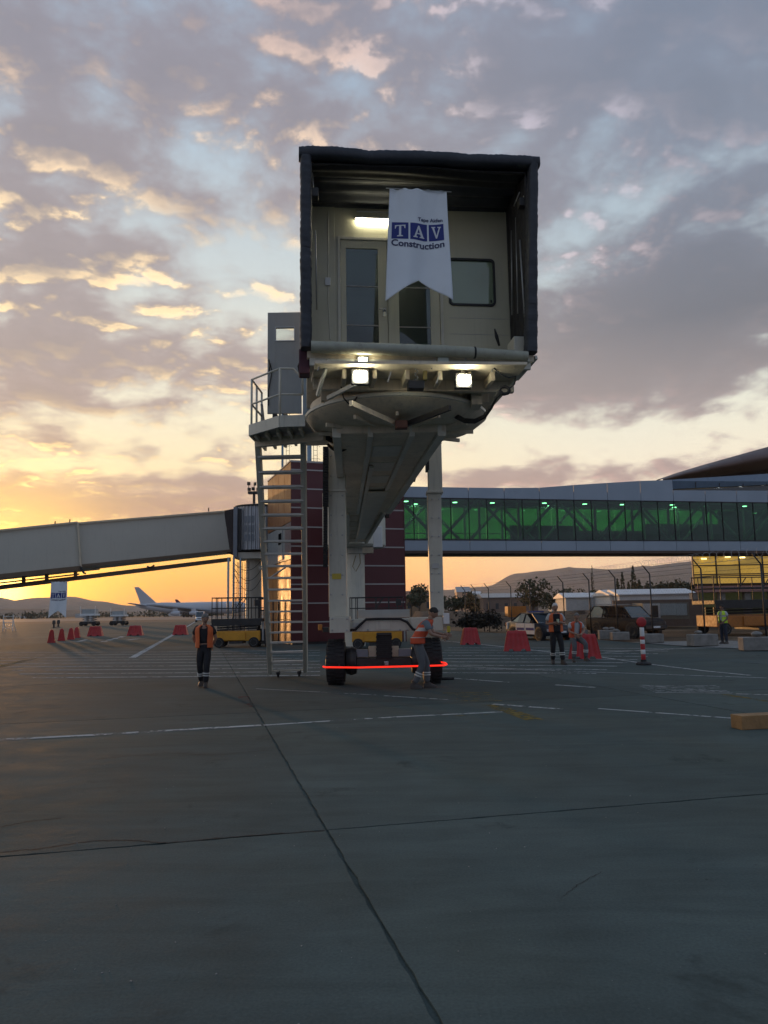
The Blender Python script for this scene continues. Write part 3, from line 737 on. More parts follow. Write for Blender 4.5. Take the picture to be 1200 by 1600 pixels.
# ----- tunnel seen from below
ZB = 4.92
L0, L1 = G(521, 700, ZB), G(540, 860, ZB); R0, R1 = G(684, 700, ZB), G(578, 848, ZB)
def along(a, b_, Y): t = (Y - a.y) / (b_.y - a.y); return a + (b_ - a) * t
def TL(Y, k=0.0): l, r = along(L0, L1, Y), along(R0, R1, Y); return l.lerp(r, k)
YM = 25.5; YE = 37.0; Y0 = 14.0
def tunnel(y0, y1, k0, k1, z0, z1, name):
    a, b_, c, d = TL(y0, k0), TL(y0, k1), TL(y1, k1), TL(y1, k0)
    m = MB(); vs = [Vector((p.x, p.y, z)) for z in (z0, z1) for p in (a, b_, c, d)]
    m.add(vs, [(0, 1, 2, 3), (4, 7, 6, 5), (0, 4, 5, 1), (1, 5, 6, 2), (2, 6, 7, 3), (3, 7, 4, 0)]); return m.build(name, M_CREAMD, bridge, bevel=.02)
tunnel(Y0, YM, .0, 1.0, ZB + .07, ZB + 2.75, 'tunnel_section')
tunnel(YM + .01, YE, .07, .93, ZB + .12, ZB + 2.60, 'tunnel_section')
M_RAIL = M_CREAM
for k, y1, h_, w in ((.04, YM, .26, .16), (.96, YM, .26, .16), (.335, YM, .20, .10), (.70, YM, .20, .10), (.13, YE, .2, .12), (.87, YE, .2, .12)):
    MB().beam(TL(Y0 + (.0 if y1 == YM else 11.6), k) + Vector((0, 0, h_ / 2)), TL(y1, k) + Vector((0, 0, h_ / 2)), w, h_).build('tunnel_rail', M_RAIL, bridge, bevel=.008)
yy = Y0 + .8
while yy < YE - .6:
    k0, k1 = (.08, .92) if yy < YM else (.17, .83)
    MB().beam(TL(yy, k0) + Vector((0, 0, .15)), TL(yy, k1) + Vector((0, 0, .15)), .12, .09).build('tunnel_crossbar', M_CREAMD, bridge, bevel=.006)
    if yy < YM - 2: MB().prism([TL(yy + .3, .38) + Vector((0, 0, .05)), TL(yy + .3, .66) + Vector((0, 0, .05)), TL(yy + 1.3, .66) + Vector((0, 0, .05)), TL(yy + 1.3, .38) + Vector((0, 0, .05))], (0, 0, .03)).build('cable_cover', M_CREAM, bridge, bevel=.01)
    yy += 1.7
MB().beam(TL(17, .40) + Vector((0, 0, .0)), TL(35.5, .44) + Vector((0, 0, .0)), .10, .05).build('cable_tray', M_RAIL, bridge)
MB().prism([TL(YM - 5, .42), TL(YM - 5, .72), TL(YE - 3, .72), TL(YE - 3, .42)], (0, 0, -.04)).build('cable_cover', M_CREAM, bridge, bevel=.01)
for kx, y_ in ((.02, 20.5), (.02, 24), (.98, 19), (.98, 23), (.98, 26.5)): MB().cbox(TL(y_, kx) + Vector((0, 0, .12)), .16, .5, .2).build('roller_bracket', M_DARK, bridge, bevel=.01)
# rotunda and its column at the far end
rc = TL(38.9, .42); rc.z = 0
MB(Matrix.Translation(rc)).lathe([(.52, 0), (.52, 4.55), (.62, 4.6), (.62, 4.9)], 28).build('rotunda_column', M_CREAM, bridge, smooth=35)
MB(Matrix.Translation(rc)).lathe([(1.5, 4.9), (1.6, 5.0), (1.6, 7.7), (1.4, 7.9)], 32).build('rotunda', M_CREAM, bridge, smooth=35)
a, c = P(583, 855, 35), P(597, 822, 35); MB().box(a.x, c.x, 35, 35.4, a.z, c.z).build('junction_box', M_WHITE, bridge, bevel=.02)
a = P(575, 860, 36); MB().cbox(a, .5, .4, .25).build('rotunda_bearing', M_CREAMD, bridge)
MB().tube([P(556, 868, 36), P(551, 885, 36), P(556, 893, 36), P(563, 880, 36), P(562, 865, 36)], .025, 6).build('hanging_cable', mat('cable_tan', (.25, .2, .1), .6), bridge)
# ----- lift frame
YC = 18.3
def pbox(x0, y0, x1, y1, Y, dep, nm, m, bev=.01, par=None):
    """box whose front face spans two photo corners at depth Y"""
    a, c = P(x0, y0, Y), P(x1, y1, Y); zs = sorted((a.z, c.z)); xs = sorted((a.x, c.x))
    return MB().box(xs[0], xs[1], Y, Y + dep, zs[0], zs[1]).build(nm, m, par or bridge, bevel=bev)
pbox(514, 964, 539, 700, YC, .4, 'lift_column', M_CREAM)
pbox(670, 768, 689.5, 686, YC, .42, 'lift_column_sleeve', M_CREAM); pbox(672.5, 962, 689, 768, YC + .03, .34, 'lift_column', M_CREAM)
pbox(667, 770, 692.5, 765.5, YC - .05, .52, 'column_collar', M_CREAM); pbox(511, 768, 541, 764.5, YC - .04, .5, 'column_collar', M_CREAM)
pbox(512, 696, 690, 684, YC, .4, 'lift_crosshead', M_CREAMD)
pbox(665.5, 735, 671, 715, YC, .3, 'roller_housing', M_DARK)
b = MB(); rr = random.Random(5)
for k in range(46):
    y = 700 + k * 4.1; a = P(509, y, YC - .1); b.cbox((a.x - .01 * (k / 46), YC - .1, a.z), .13 - .03 * (k > 22), .12, .052)
b.build('cable_chain', M_BLACK, bridge)
pbox(515, 989, 546, 963.5, YC - .35, .9, 'control_cabinet', M_CREAM); pbox(546.5, 987, 641, 966, YC, .5, 'bogie_beam', M_CREAM); pbox(587, 984, 610, 970, YC - .02, .03, 'cover_plate', M_CREAM, .004)
pbox(641.5, 986, 692, 964, YC - .05, .6, 'bogie_beam', M_CREAM); pbox(559, 966, 640, 952, YC + .6, .5, 'motor_housing', mat('pale_grey_paint', (.36, .38, .38), .5))
pbox(693, 975, 702, 958, YC - .1, .2, 'switch_box', M_WHITE); pbox(504, 988, 514, 980, YC, .2, 'cable_gland', M_DARK)
pbox(497, 985, 503, 975.5, YC - .05, .1, 'amber_beacon', mat('amber_plastic', (.55, .20, .02), .4)); pbox(699, 988, 703.5, 978, YC - .15, .1, 'connector', mat('yellow_plastic', (.5, .42, .03), .4))
MB().tube([P(547, 985, YC - .1), P(555, 984, YC - .1), P(563, 976, YC - .1), P(572, 968, YC - .1), P(590, 967, YC - .1), P(625, 967, YC - .1), P(636, 972, YC - .1), P(645, 983, YC - .1), P(655, 986, YC - .1)], .03, 8).build('bogie_hose', M_BLACK, bridge, smooth=True)
for dx in (0, 3, 6): MB().tube(bez(P(688 + dx, 990, YC - .1), P(702, 984 + dx, YC - .1), .14), .012, 6).build('bogie_cable', M_BLACK, bridge)
b = MB()
p0 = P(600, 992, YC + .2); p1 = P(600, 1030, YC + .2)
for k in range(12): z = p0.z + (p1.z - p0.z) * k / 12; b.cbox((p0.x, YC + .2, z), .36 + .02 * (k % 2), .36 + .02 * (k % 2), abs(p1.z - p0.z) / 12.5)
b.build('swivel_bellows', M_BLACK, bridge)
pbox(588, 993, 612, 989, YC - .02, .5, 'bellows_flange', M_DARK)
pbox(541, 1044, 661, 1027, YC + .05, .45, 'axle', M_DARK); pbox(554, 1027, 575, 1015, YC + .1, .35, 'brake_cover', mat('mid_grey_paint', (.20, .22, .25), .5)); pbox(623, 1026, 646, 1014, YC + .1, .35, 'brake_cover', mat('mid_grey_paint', (.20, .22, .25), .5))
pbox(576, 1026, 588, 1010, YC + .2, .3, 'axle_post', M_CREAMD); pbox(612, 1026, 623, 1010, YC + .2, .3, 'axle_post', M_CREAMD); pbox(600, 1040, 607, 1033, YC, .03, 'tow_eye', M_STEEL)
for cx in (525.5, 675):
    c = P(cx, 1034, YC + .25); r = .525; w = .43; c.z = r
    Mx = Matrix.Translation(c) @ Matrix.Rotation(R(90), 4, 'Y')
    ty = MB(Mx).lathe([(.30, -w / 2), (.46, -w / 2), (r - .02, -w / 2 + .05), (r, -w / 2 + .1), (r, w / 2 - .1), (r - .02, w / 2 - .05), (.46, w / 2), (.30, w / 2)], 48).build('tyre', M_BLACK, bridge, smooth=30)
    tr_ = MB()
    for k in range(32):
        a = 2 * math.pi * k / 32
        for s in (-1, 1):
            q = Vector((c.x + s * .1, c.y + (r + .004) * math.cos(a + s * .05), c.z + (r + .004) * math.sin(a + s * .05)))
            tr_.cbox((0, 0, 0), .17, .045, .018, Matrix.Translation(q) @ Matrix.Rotation(a + s * .05 - R(90), 4, 'X'))
    tr_.build('tread', M_BLACK, ty)
    MB(Mx).lathe([(.05, -w / 2 - .04), (.16, -w / 2 - .03), (.29, -w / 2 + .03), (.30, w / 2 - .03), (.16, w / 2 + .03), (.05, w / 2 + .04)], 24).build('rim', M_DARK, ty, smooth=30)
    s = 1 if cx < 600 else -1
    MB(Matrix.Translation(c + Vector((s * .36, 0, .02))) @ Matrix.Rotation(R(90), 4, 'Y')).lathe([(.1, -.16), (.3, -.12), (.34, 0), (.3, .12), (.1, .16)], 24).build('hub_motor', M_DARK, bridge, smooth=30)
lp = [P(505, 1041.5, 17.55), P(508, 1042.5, 17.5), P(560, 1043, 17.5), P(620, 1041.5, 17.5), P(680, 1040, 17.5), P(694, 1039.5, 17.5), P(698, 1038, 17.6), P(696, 1036, 17.8), P(688, 1034.5, 18.1)]
MB().tube(lp, .019, 10).build('light_bar', mat('lit_red_tube', (.6, .02, .01), .4, var=0, emit=(1.0, .025, .01), es=1.15), bridge, smooth=True)
for x in (530, 600, 668): MB().beam(P(x, 1040.5, 17.52), P(x, 1036, 18.3), .03, .02).build('light_bar_bracket', M_DARK, bridge)
# ----- landing, service stair, service door, side cabin
ZL = 5.22
A, B_, C_ = U(390, 674, ZL), U(437, 660, ZL), U(477, 659, ZL)
dp = 1.45
poly = [A, B_, C_, C_ + Vector((.1, dp, 0)), A + Vector((.05, dp - .45, 0)), A + Vector((-.0, .45, 0))]
MB().prism(poly, (0, 0, .045)).build('landing', M_STEEL, bridge, bevel=.004)
for p, q in ((A, B_), (B_, C_), (A, A + Vector((.05, dp - .45, 0)))):
    MB().beam(p + Vector((0, 0, .02)), q + Vector((0, 0, .02)), .04, .22).build('landing_edge', M_CREAM, bridge, bevel=.004)
for k in range(5): a = A.lerp(C_, (k + .5) / 5); MB().beam(a + Vector((0, .05, -.07)), a + Vector((0, dp - .1, -.07)), .05, .10).build('landing_joist', M_CREAMD, bridge)
MB().beam(A + Vector((.05, .5, -.13)), C_ + Vector((.3, .7, -.13)), .12, .16).build('landing_beam', M_CREAMD, bridge)
b = MB(); hh = 1.05
posts = [A + Vector((.03, .03, 0)), B_ + Vector((0, .03, 0)), A + Vector((.08, dp - .5, 0)), A + Vector((.05, .5, 0))]
for p in posts: MB().tube([p, p + Vector((0, 0, hh))], .022, 8).build('railing_post', M_CREAM, bridge, smooth=True)
top = lambda p, z: p + Vector((0, 0, z))
cc = C_ + Vector((-.06, .1, 0))
for z in (hh, .55):
    b = [top(posts[2], z), top(posts[0], z), top(posts[1], z)] + [top(posts[1].lerp(cc, .6), z + 0)] + [top(cc, z - .18 if z > .9 else z)] + ([top(cc, .55)] if z > .9 else [])
    MB().tube(b, .020, 8).build('railing_rail', M_CREAM, bridge, smooth=True)
MB().tube([top(posts[2], .8), top(posts[2], .4) + Vector((.06, -.1, 0)), top(posts[3], .1)], .03, 6).build('safety_strap', mat('strap_grey', (.25, .24, .22), .8), bridge)
# stair: two stringers and treads running down and away
s0l, s0r = G(403, 691, 5.14), G(474, 689, 5.14)
s1l, s1r = G(422.5, 1049, .16), G(477.5, 1047, .16)
for a, c in ((s0l, s1l), (s0r, s1r)): MB().beam(a + Vector((0, 0, .04)), c, .10, .20, (0, 1, 0)).build('stringer', M_CREAM, bridge, bevel=.006)
NS = 19
for k in range(1, NS):
    t = k / NS; a, c = s0l.lerp(s1l, t), s0r.lerp(s1r, t)
    st = MB().beam(a, c, .24, .045).build('step', mat('pale_tread', (.58, .57, .53), .45, .1, .1, 3.0), bridge, bevel=.003)
    MB().beam(a + Vector((0, -.10, .0)), c + Vector((0, -.10, .0)), .012, .045).build('nosing', M_TRIM, st)
MB().beam(s1l, s1r, .06, .05).build('stair_foot', M_CREAM, bridge)
for t in (.22, .82):
    q = s1l.lerp(s1r, t); q.z = 0
    c = MB(Matrix.Translation(q + Vector((0, 0, .075))) @ Matrix.Rotation(R(90), 4, 'Y')).lathe([(.02, -.03), (.075, -.025), (.075, .025), (.02, .03)], 18).build('castor', M_BLACK, bridge, smooth=30)
    MB().box(q.x - .05, q.x - .035, q.y - .04, q.y + .04, .07, .17).box(q.x + .035, q.x + .05, q.y - .04, q.y + .04, .07, .17).build('castor_fork', M_DARK, c)
# open service door with its window
YD = 15.9
dl, dr_, dt, db = P(418, 560, YD).x, P(471, 560, YD).x, P(445, 488, YD).z, P(445, 646, YD).z
wl, wr, wt, wb = P(431, 520, YD).x, P(459.5, 520, YD).x, P(445, 512, YD).z, P(445, 532, YD).z
b = MB(); b.box(dl, wl, YD, YD + .05, db, dt); b.box(wr, dr_, YD, YD + .05, db, dt); b.box(wl, wr, YD, YD + .05, db, wb); b.box(wl, wr, YD, YD + .05, wt, dt)
sd = b.build('service_door', M_GREYD, bridge, bevel=.004)
b = MB(); t_ = .02
b.box(wl - t_, wl, YD - .015, YD + .065, wb - t_, wt + t_); b.box(wr, wr + t_, YD - .015, YD + .065, wb - t_, wt + t_); b.box(wl, wr, YD - .015, YD + .065, wb - t_, wb); b.box(wl, wr, YD - .015, YD + .065, wt, wt + t_)
b.build('window_frame', M_STEEL, sd)
MB().box(wl, wr, YD + .02, YD + .026, wb, wt).build('glass_pane', glass('clear_glass', (.86, .88, .86), .0), sd)
MB().tube([P(420, 562, YD - .06), P(421.5, 572, YD - .08), P(420, 582, YD - .06)], .015, 8).build('handle', M_DARK, sd)
MB().tube([P(422, 568, YD - .03), P(425, 580, YD - .06), P(423, 592, YD - .04), P(419.5, 610, YD - .03), P(419.5, 634, YD - .03)], .012, 6).build('door_cable', M_BLACK, sd)
for x in (430, 446): MB().cbox(P(x, 651, YD), .10, .12, .08).build('door_bracket', M_DARK, bridge)
pbox(473, 657, 510, 540, 15.3, .9, 'side_cabin', mat('blue_grey_paint', (.30, .36, .40), .5))
b = MB()
for k in range(10): x = 494 + k * 1.6; a = P(x, 600, 15.3); c = P(x, 640, 15.3); b.box(a.x, a.x + .011, 15.27, 15.298, c.z, a.z)
b.build('grille', M_CREAM, bridge)
pbox(474, 678, 546, 662, 15.1, .5, 'support_beam', M_CREAMD); pbox(474, 690, 512, 683, 15.6, .4, 'support_beam', M_CREAMD)
a, c = C(467, 586, .25), C(484, 548, .25); BB().box(a.x, c.x, .15, .45, a.z, c.z).build('edge_pad', mat('maroon_pad', (.07, .02, .035), .7), bridge, bevel=.02)
MB().tube([P(470, 562, 12.4), P(466, 572, 12.4), P(468, 584, 12.5), P(474, 590, 12.6)], .015, 6).build('cable_loop', M_BLACK, bridge, smooth=True)
for k in range(3): MB().tube(bez(P(502 + k * 3, 676, 15.0), P(546 - k * 3, 672 + k, 15.0), .22 - .03 * k, 14), .028, 8).build('hanging_hose', M_BLACK, bridge, smooth=True)
MB().tube(bez(P(512, 694, 15.4), P(545, 697, 15.4), .12, 12), .03, 8).build('hanging_hose', M_BLACK, bridge, smooth=True)
for k in range(3):
    o_ = k * 1.8
    MB().tube([P(706 - o_, 637 + o_, 13.9), P(712, 648 + o_, 13.7), P(726, 656 + o_ * .8, 13.4), P(742, 657 + o_ * .6, 13.1), P(757, 650 + o_ * .4, 12.8), P(767, 636 + o_ * .3, 12.6), P(775, 620, 12.5), P(781 + o_, 609 + o_, 12.4)], .032, 8).build('hanging_hose', M_BLACK, bridge, smooth=True)
MB().tube([P(800 + 8 * math.cos(a / 8 * 6.6) - 12, 610 + 6 * math.sin(a / 8 * 6.6), 12.5) for a in range(9)], .03, 8).build('hose_coil', M_BLACK, bridge, smooth=True)
MB().tube([P(772, 575, 12.3), P(782, 585, 12.3), P(795, 590, 12.3), P(806, 588, 12.3), P(804, 600, 12.4), P(795, 608, 12.4)], .012, 6).build('cable_loop', M_BLACK, bridge)
MB().tube([P(533, 604, 12.6), P(537, 622, 12.7), P(545, 631, 12.8), P(553, 628, 12.9), P(558, 620, 13)], .014, 6).build('cable_loop', M_BLACK, bridge)
pbox(737, 632, 753, 612, 13.3, .4, 'bracket_plate', M_CREAMD); pbox(506, 630, 520, 606, 13.4, .4, 'bracket_plate', M_CREAMD)

bo = None
for x, ys in ((517, range(712, 960, 31)), (535, range(712, 960, 31)), (675, range(780, 955, 29)), (686, range(780, 955, 29)), (551, (969, 984)), (575, (984,)), (625, (984,)), (636, (969, 984)), (519, (967, 985)), (542, (967, 985))):
    for y in ys:
        q = P(x, y, YC - (.36 if x in (519, 542) else .012))
        if bo is None: bo = MB(Matrix.Translation(q) @ Matrix.Rotation(R(90), 4, 'X')).lathe([(.022, -.012), (.022, .006), (.012, .014)], 6).build('bolt', M_STEEL, bridge, base=q)
        else: o = bo.copy(); COL.objects.link(o); o.location = q - bridge.location
for x0, x1, y0, y1, c in ((519, 533, 905, 896, (.55, .42, .05)), (675, 686, 888, 880, (.50, .50, .48)), (551, 566, 981, 973, (.50, .50, .48))):
    pbox(x0, y0, x1, y1, YC - .012, .01, 'notice_plate', mat('plate_%d' % int(c[2] * 100), c, .5), .0)

# ================================================================== BANNERS
def text_mesh(s, size, bold=.0):
    cu = bpy.data.curves.new('t', 'FONT'); cu.body = s; cu.size = size; cu.align_x = 'CENTER'; cu.offset = bold; cu.resolution_u = 3
    ob = bpy.data.objects.new('t', cu); COL.objects.link(ob); dg = bpy.context.evaluated_depsgraph_get()
    me = ob.evaluated_get(dg).to_mesh(); vs = [v.co.copy() for v in me.vertices]; fs = [list(p.vertices) for p in me.polygons]
    bpy.data.objects.remove(ob); bpy.data.curves.remove(cu); return vs, fs
BW, BH = 1.0, 2.03
def cloth(u, v, off=0.0, fold=1.0):
    """u across 0..1, v down 0..1"""
    wtop = .99; wd = wtop + (1.14 - wtop) * v
    x = (u - .5) * wd - .03 * v; z = -v * BH
    y = fold * (.045 * math.sin(u * 9 + 1 + 1.5 * v) * (.3 + v) + .007 * math.sin(u * 21 + v * 4) + .05 * math.exp(-((u - .86 + .3 * v) ** 2) / .006) * max(0, .55 - v) + .05 * math.exp(-((u - .1 - .25 * v) ** 2) / .006) * max(0, .5 - v) + .05 * math.sin(v * 5) * (u - .3) ** 2 + .05 * math.exp(-((u - .45) ** 2) / .01) * max(0, v - .5))
    return Vector((x, y - off, z + .012 * math.sin(u * 30) * (v < .03)))
GLYPH = {  # serif capitals as polygons in a 0..1 box
 'T': [[(.02, .98), (.98, .98), (.98, .68), (.90, .68), (.84, .88), (.60, .90), (.60, .12), (.76, .08), (.76, .0), (.24, 0), (.24, .08), (.40, .12), (.40, .90), (.16, .88), (.10, .68), (.02, .68)]],
 'A': [[(.44, 1), (.56, 1), (.66, .74), (.49, .74), (.27, .10), (.40, .07), (.40, 0), (0, 0), (0, .07), (.10, .10)],
       [(.56, 1), (.93, .10), (1, .07), (1, 0), (.56, 0), (.56, .07), (.69, .10), (.47, .76)], [(.26, .38), (.66, .38), (.70, .29), (.23, .29)]],
 'V': [[(.44, 0), (.56, 0), (.50, .28), (.30, .90), (.42, .93), (.42, 1), (0, 1), (0, .93), (.09, .90)],
       [(.56, 0), (.90, .90), (1, .93), (1, 1), (.62, 1), (.62, .93), (.76, .90), (.50, .22)]]}
M_CLOTH = mat('white_banner_cloth', (.76, .80, .84), .8, 0, .05, 2.0)
M_BLUE = mat('printed_blue', (.022, .035, .21), .7, 0, 0); M_INK = mat('printed_dark_blue', (.03, .035, .10), .7, 0, 0); M_WPRINT = mat('printed_white', (.66, .68, .72), .7, 0, 0)
def make_banner(label, cat, loc, fold=1.0, blue=None, group=None):
    t = thing('banner', label, cat, (0, 0, 0), group)
    mb = MB(); nu, nv = 40, 60
    vs = []; fs = []
    def vmax(u): return .81 + .19 * abs(u - .5) * 2 - .005
    for j in range(nv + 1):
        for i in range(nu + 1): u = i / nu; vs.append(cloth(u, j / nv * vmax(u), 0, fold))
    for j in range(nv):
        for i in range(nu): a = j * (nu + 1) + i; fs.append((a, a + 1, a + nu + 2, a + nu + 1))
    mb.add(vs, fs).build('cloth', M_CLOTH, t, smooth=True, thick=.002, fixn=False)
    q = MB().tube([(-.56, .0, .0), (.58, .0, -.02)], .008, 8).build('rod', M_STEEL, t)
    um = lambda x: x                                      # print coordinates: x 0..1 across, y down in units of the banner width
    def arc(x): return .035 * (1 - ((x - .5) / .45) ** 2)
    def place(pts, off): return [cloth(x, y / BH, off, fold) for x, y in pts]
    bl_ = [(.055, .33), (.345, .60), (.655, .91)]
    for k, (x0, x1, ch) in enumerate(((.06, .33, 'T'), (.36, .645, 'A'), (.675, .92, 'V'))):
        sq = MB(); n = 8
        def F(u, v): x = x0 + (x1 - x0) * u; return cloth(x, (.60 + arc(x) * .8 + v * .30) / BH, .005, fold)
        s_ = sq.grid(F, n, n).build('blue_square', blue or M_BLUE, t, fixn=False)
        gl = MB()
        for poly in GLYPH[ch]:
            w_, h_ = (x1 - x0) * .66, .215
            pts = [(x0 + (x1 - x0) * .17 + gx * w_, .60 + .045 + arc((x0 + x1) / 2) * .8 + (1 - gy) * h_) for gx, gy in poly]
            P3 = place(pts, .010 if poly is GLYPH[ch][0] else .0105); gl.add(P3, [tuple(range(len(P3)))])
        gl.build('letter', M_WPRINT, s_, fixn=False)
    for body, size, x0, y0, w_, bold, cur in (('Construction', .16, .49, 1.02, .86, .004, 1), ('Tepe Akfen', .085, .70, .575, .42, .002, 0)):
        vs, fs = text_mesh(body, size, bold)
        mx = max(v.x for v in vs) - min(v.x for v in vs); k = w_ / mx
        P3 = [cloth(x0 + v.x * k, (y0 - v.y * k * (1.0 if cur else 1.0) + (arc(x0 + v.x * k) * 1.5 if cur else -.03 * (v.x * k) - .0)) / BH, .007, fold) for v in vs]
        MB().add(P3, fs).build('lettering', M_INK, t, fixn=False)
    t.location = Vector(loc); return t
bp = CAB.w(H(653.5, 296, .12))
ban = make_banner('large white swallowtail banner with blue lettered squares hung in the cab opening', 'banner', bp); ban.rotation_euler.z = R(6)
ban2 = copy_tree(ban); ban2.name = 'banner'; tag(ban2, 'white banner seen edge-on, hanging beside the red tower under the tunnel', 'banner')
ban2.location = P(531, 768, 24.0); ban2.rotation_euler = (0, R(2), R(80)); ban2.scale = (1, 1, 1.15)
ban3 = copy_tree(ban); ban3.name = 'banner'; tag(ban3, 'distant white swallowtail banner hanging from the sloping bridge against the sunset', 'banner')
ban3.location = P(92.5, 909, 43.5); ban3.rotation_euler = (0, 0, R(-8))

# ================================================================== RED TOWER
tc = P(455, 1003, 41.6); tc.z = 0; TW = Frame(tc, R(19))
TWd = TW.hit(633, 950, 0).x; TH = TW.hit(500, 723, 0).z; TD = 7.0
tower = thing('red_tower', 'dark red panelled stair tower with thin pale joints, standing behind the raised bridge', 'tower', tc)
def TT(): return MB(TW.M)
TT().box(.06, TWd - .06, .06, TD - .06, 0, TH - .1).build('core_wall', M_DARK, tower)
zz = [TW.hit(480, y, 0).z for y in (1002, 972, 942.5, 913, 883.5, 853.5, 823.5, 793.5, 764, 734.5)]
zz[0] = .1; zz.append(TH)
for k, (a, c) in enumerate(zip(zz, zz[1:])):
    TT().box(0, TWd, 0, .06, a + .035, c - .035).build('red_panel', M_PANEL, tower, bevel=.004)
    TT().box(-.01, TWd + .01, -.018, .03, c - .034, c + .034).build('joint_trim', M_TRIM, tower)
TT().box(TWd, TWd + .05, -.02, .5, 0, TH).build('corner_trim', M_PANEL, tower)
# side clad in satin metal panels, sunset orange put into their colour
for j in range(4):
    for (z0, z1) in ((0.1, 1.3), (1.33, 4.55), (6.65, TH - .02)):
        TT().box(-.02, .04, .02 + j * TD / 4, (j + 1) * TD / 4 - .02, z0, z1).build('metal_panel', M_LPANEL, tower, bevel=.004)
TT().box(-.01, .04, 1.6, TD, 4.6, 6.6).build('side_wall', mat('grey_side_wall', (.28, .29, .29), .5), tower)
TT().box(-.02, .04, .02, 1.55, 4.6, 6.62).build('metal_panel', mat('mauve_panel', (.20, .14, .14), .4), tower)
d_ = TT().box(-.06, -.011, 2.2, 3.4, 4.7, 6.4).build('door', M_GREYD, tower)
TT().box(-.075, -.061, 2.35, 3.25, 5.6, 6.25).build('glass_pane', glass('dark_glass', (.10, .12, .13), .1), d_)
TT().box(-.05, TWd + .02, -.02, TD, TH + .002, TH + .07).build('coping', M_TRIM, tower)
for k in range(3): TT().tube([(-.3, 2 + k * 1.6, .0), (-.3, 2 + k * 1.6, 2.4)], .04, 8).build('side_pipe', M_DARK, tower)
TT().tube([(-.1, 1.0, 4.2), (-.9, 1.6, 3.6)], .05, 8).build('lamp_arm', M_TRIM, tower)
# roof masts with caged ladders behind the tower
def ladder_mast(x, Y, ytop, ybot, label, ladder=True, r=.09, m=None, group=None):
    q = P(x, ybot, Y); zt = P(x, ytop, Y).z; z0 = 0 if group else q.z
    t = thing('ladder_mast', label, 'mast', (q.x, Y, z0), group)
    MB().tube([(q.x, Y, z0), (q.x, Y, zt)], r, 12).build('mast_pole', m or mat('blue_grey_pole', (.20, .28, .34), .5), t, smooth=True)
    for s in (.30, .55): MB().tube([(q.x + s, Y, z0), (q.x + s, Y, zt - .3)], .018, 6).build('ladder_rail', M_DARK, t)
    z = z0 + .2; b = MB()
    while z < zt - .4: b.tube([(q.x + .3, Y, z), (q.x + .55, Y, z)], .013, 5); z += .34
    tag(b.build('ladder_rungs', M_DARK, t), kind='stuff')
    z = z0 + 2.2; b = MB(); c = q.x + .425
    while z < zt - .5 and ladder:
        b.tube([(c + .34 * math.cos(R(a)), Y - .3 - .34 * math.sin(R(a)) + .1, z) for a in range(-30, 211, 24)], .012, 5, cap=False); z += .9
    if b.v: tag(b.build('ladder_cage', M_DARK, t), kind='stuff')
    return t
ladder_mast(441, 60, 640, 960, 'blue-grey mast with a ladder rising behind the red tower beside the stair', group='ladder masts behind the tower')
ladder_mast(484, 52, 640, 960, 'thicker blue-grey mast with caged ladder, nearest the lift column', r=.16, group='ladder masts behind the tower')
fm = thing('floodlight_mast', 'tall dark mast with a cluster of floodlights above the grey rotunda', 'mast', (P(397, 960, 170).x, 170, 0))
q = P(397, 770, 170); MB().tube([(q.x, 170, 0), (q.x, 170, q.z)], [.5, .3], 8).build('mast_pole', M_DARK, fm)
MB().cbox((q.x, 170, q.z), 2.6, 1.4, .5).build('platform', M_DARK, fm)
for dx, dz in ((-1.1, .8), (-.2, .9), (.8, .8), (1.2, 2.2), (-1.2, 2.1), (.2, 2.0)):
    MB(Matrix.Translation(q + Vector((dx, 0, dz))) @ Matrix.Rotation(R(60 if dx < 0 else -60), 4, 'Z')).box(-.35, .35, -.2, .2, -.35, .35).build('floodlight', M_DARK, fm)
MB().tube([q + Vector((-1.2, 0, .3)), q + Vector((-1.2, 0, 2))], .08, 6).tube([q + Vector((1.2, 0, .3)), q + Vector((1.2, 0, 2))], .08, 6).tube([q, q + Vector((0, 0, 2))], .08, 6).build('lamp_rack', M_DARK, fm)

# ================================================================== LEFT BOARDING BRIDGE
lb = thing('boarding_bridge', 'long beige boarding bridge sloping down across the sunset from a grey corrugated rotunda', 'boarding bridge', (P(396, 960, 50).x, 50, 0))
M_BEIGE = mat('beige_cladding', (.52, .49, .415), .5, 0, .06, .4, streak=.15)
def slab4(pts, dep, nm, m, par=lb, bev=.02):
    """panel through photo points (x, y, Y), given depth away from the viewer"""
    return MB().prism([P(*p) for p in pts], (-.25 * dep * .0, dep, 0)).build(nm, m, par, bevel=bev)
slab4([(122, 817.5, 45.5), (350, 799, 50), (359, 859, 50), (127, 884.5, 45.5)], 2.9, 'tunnel_section', M_BEIGE)
slab4([(-90, 838, 41.2), (121, 816, 45.3), (126, 886, 45.3), (-90, 908, 41.2)], 3.1, 'tunnel_section', M_BEIGE)
for (a, c) in (((-90, 838, 41.1), (121, 816, 45.2)), ((122, 817.5, 45.4), (350, 799, 49.9))):
    MB().beam(P(*a), P(*c), .10, .10).build('roof_edge', M_CREAMD, lb)
for (a, c, w) in (((-90, 910, 41.2), (126, 887.5, 45.2), .26), ((127, 884, 45.4), (360, 860.5, 50), .16)):
    MB().beam(P(*a), P(*c), .2, w).build('floor_beam', mat('brown_beam', (.16, .11, .07), .6), lb)
MB().beam(P(121.5, 816, 45.2), P(126.5, 886, 45.2), .10, .08, (1, 0, 0)).build('section_frame', M_CREAMD, lb)
for k in range(1, 4):
    t = k / 4; a = P(122 + 228 * t, 817.5 - 18.5 * t, 45.45 + 4.5 * t); c = P(127 + 232 * t, 884 - 25 * t, 45.45 + 4.5 * t)
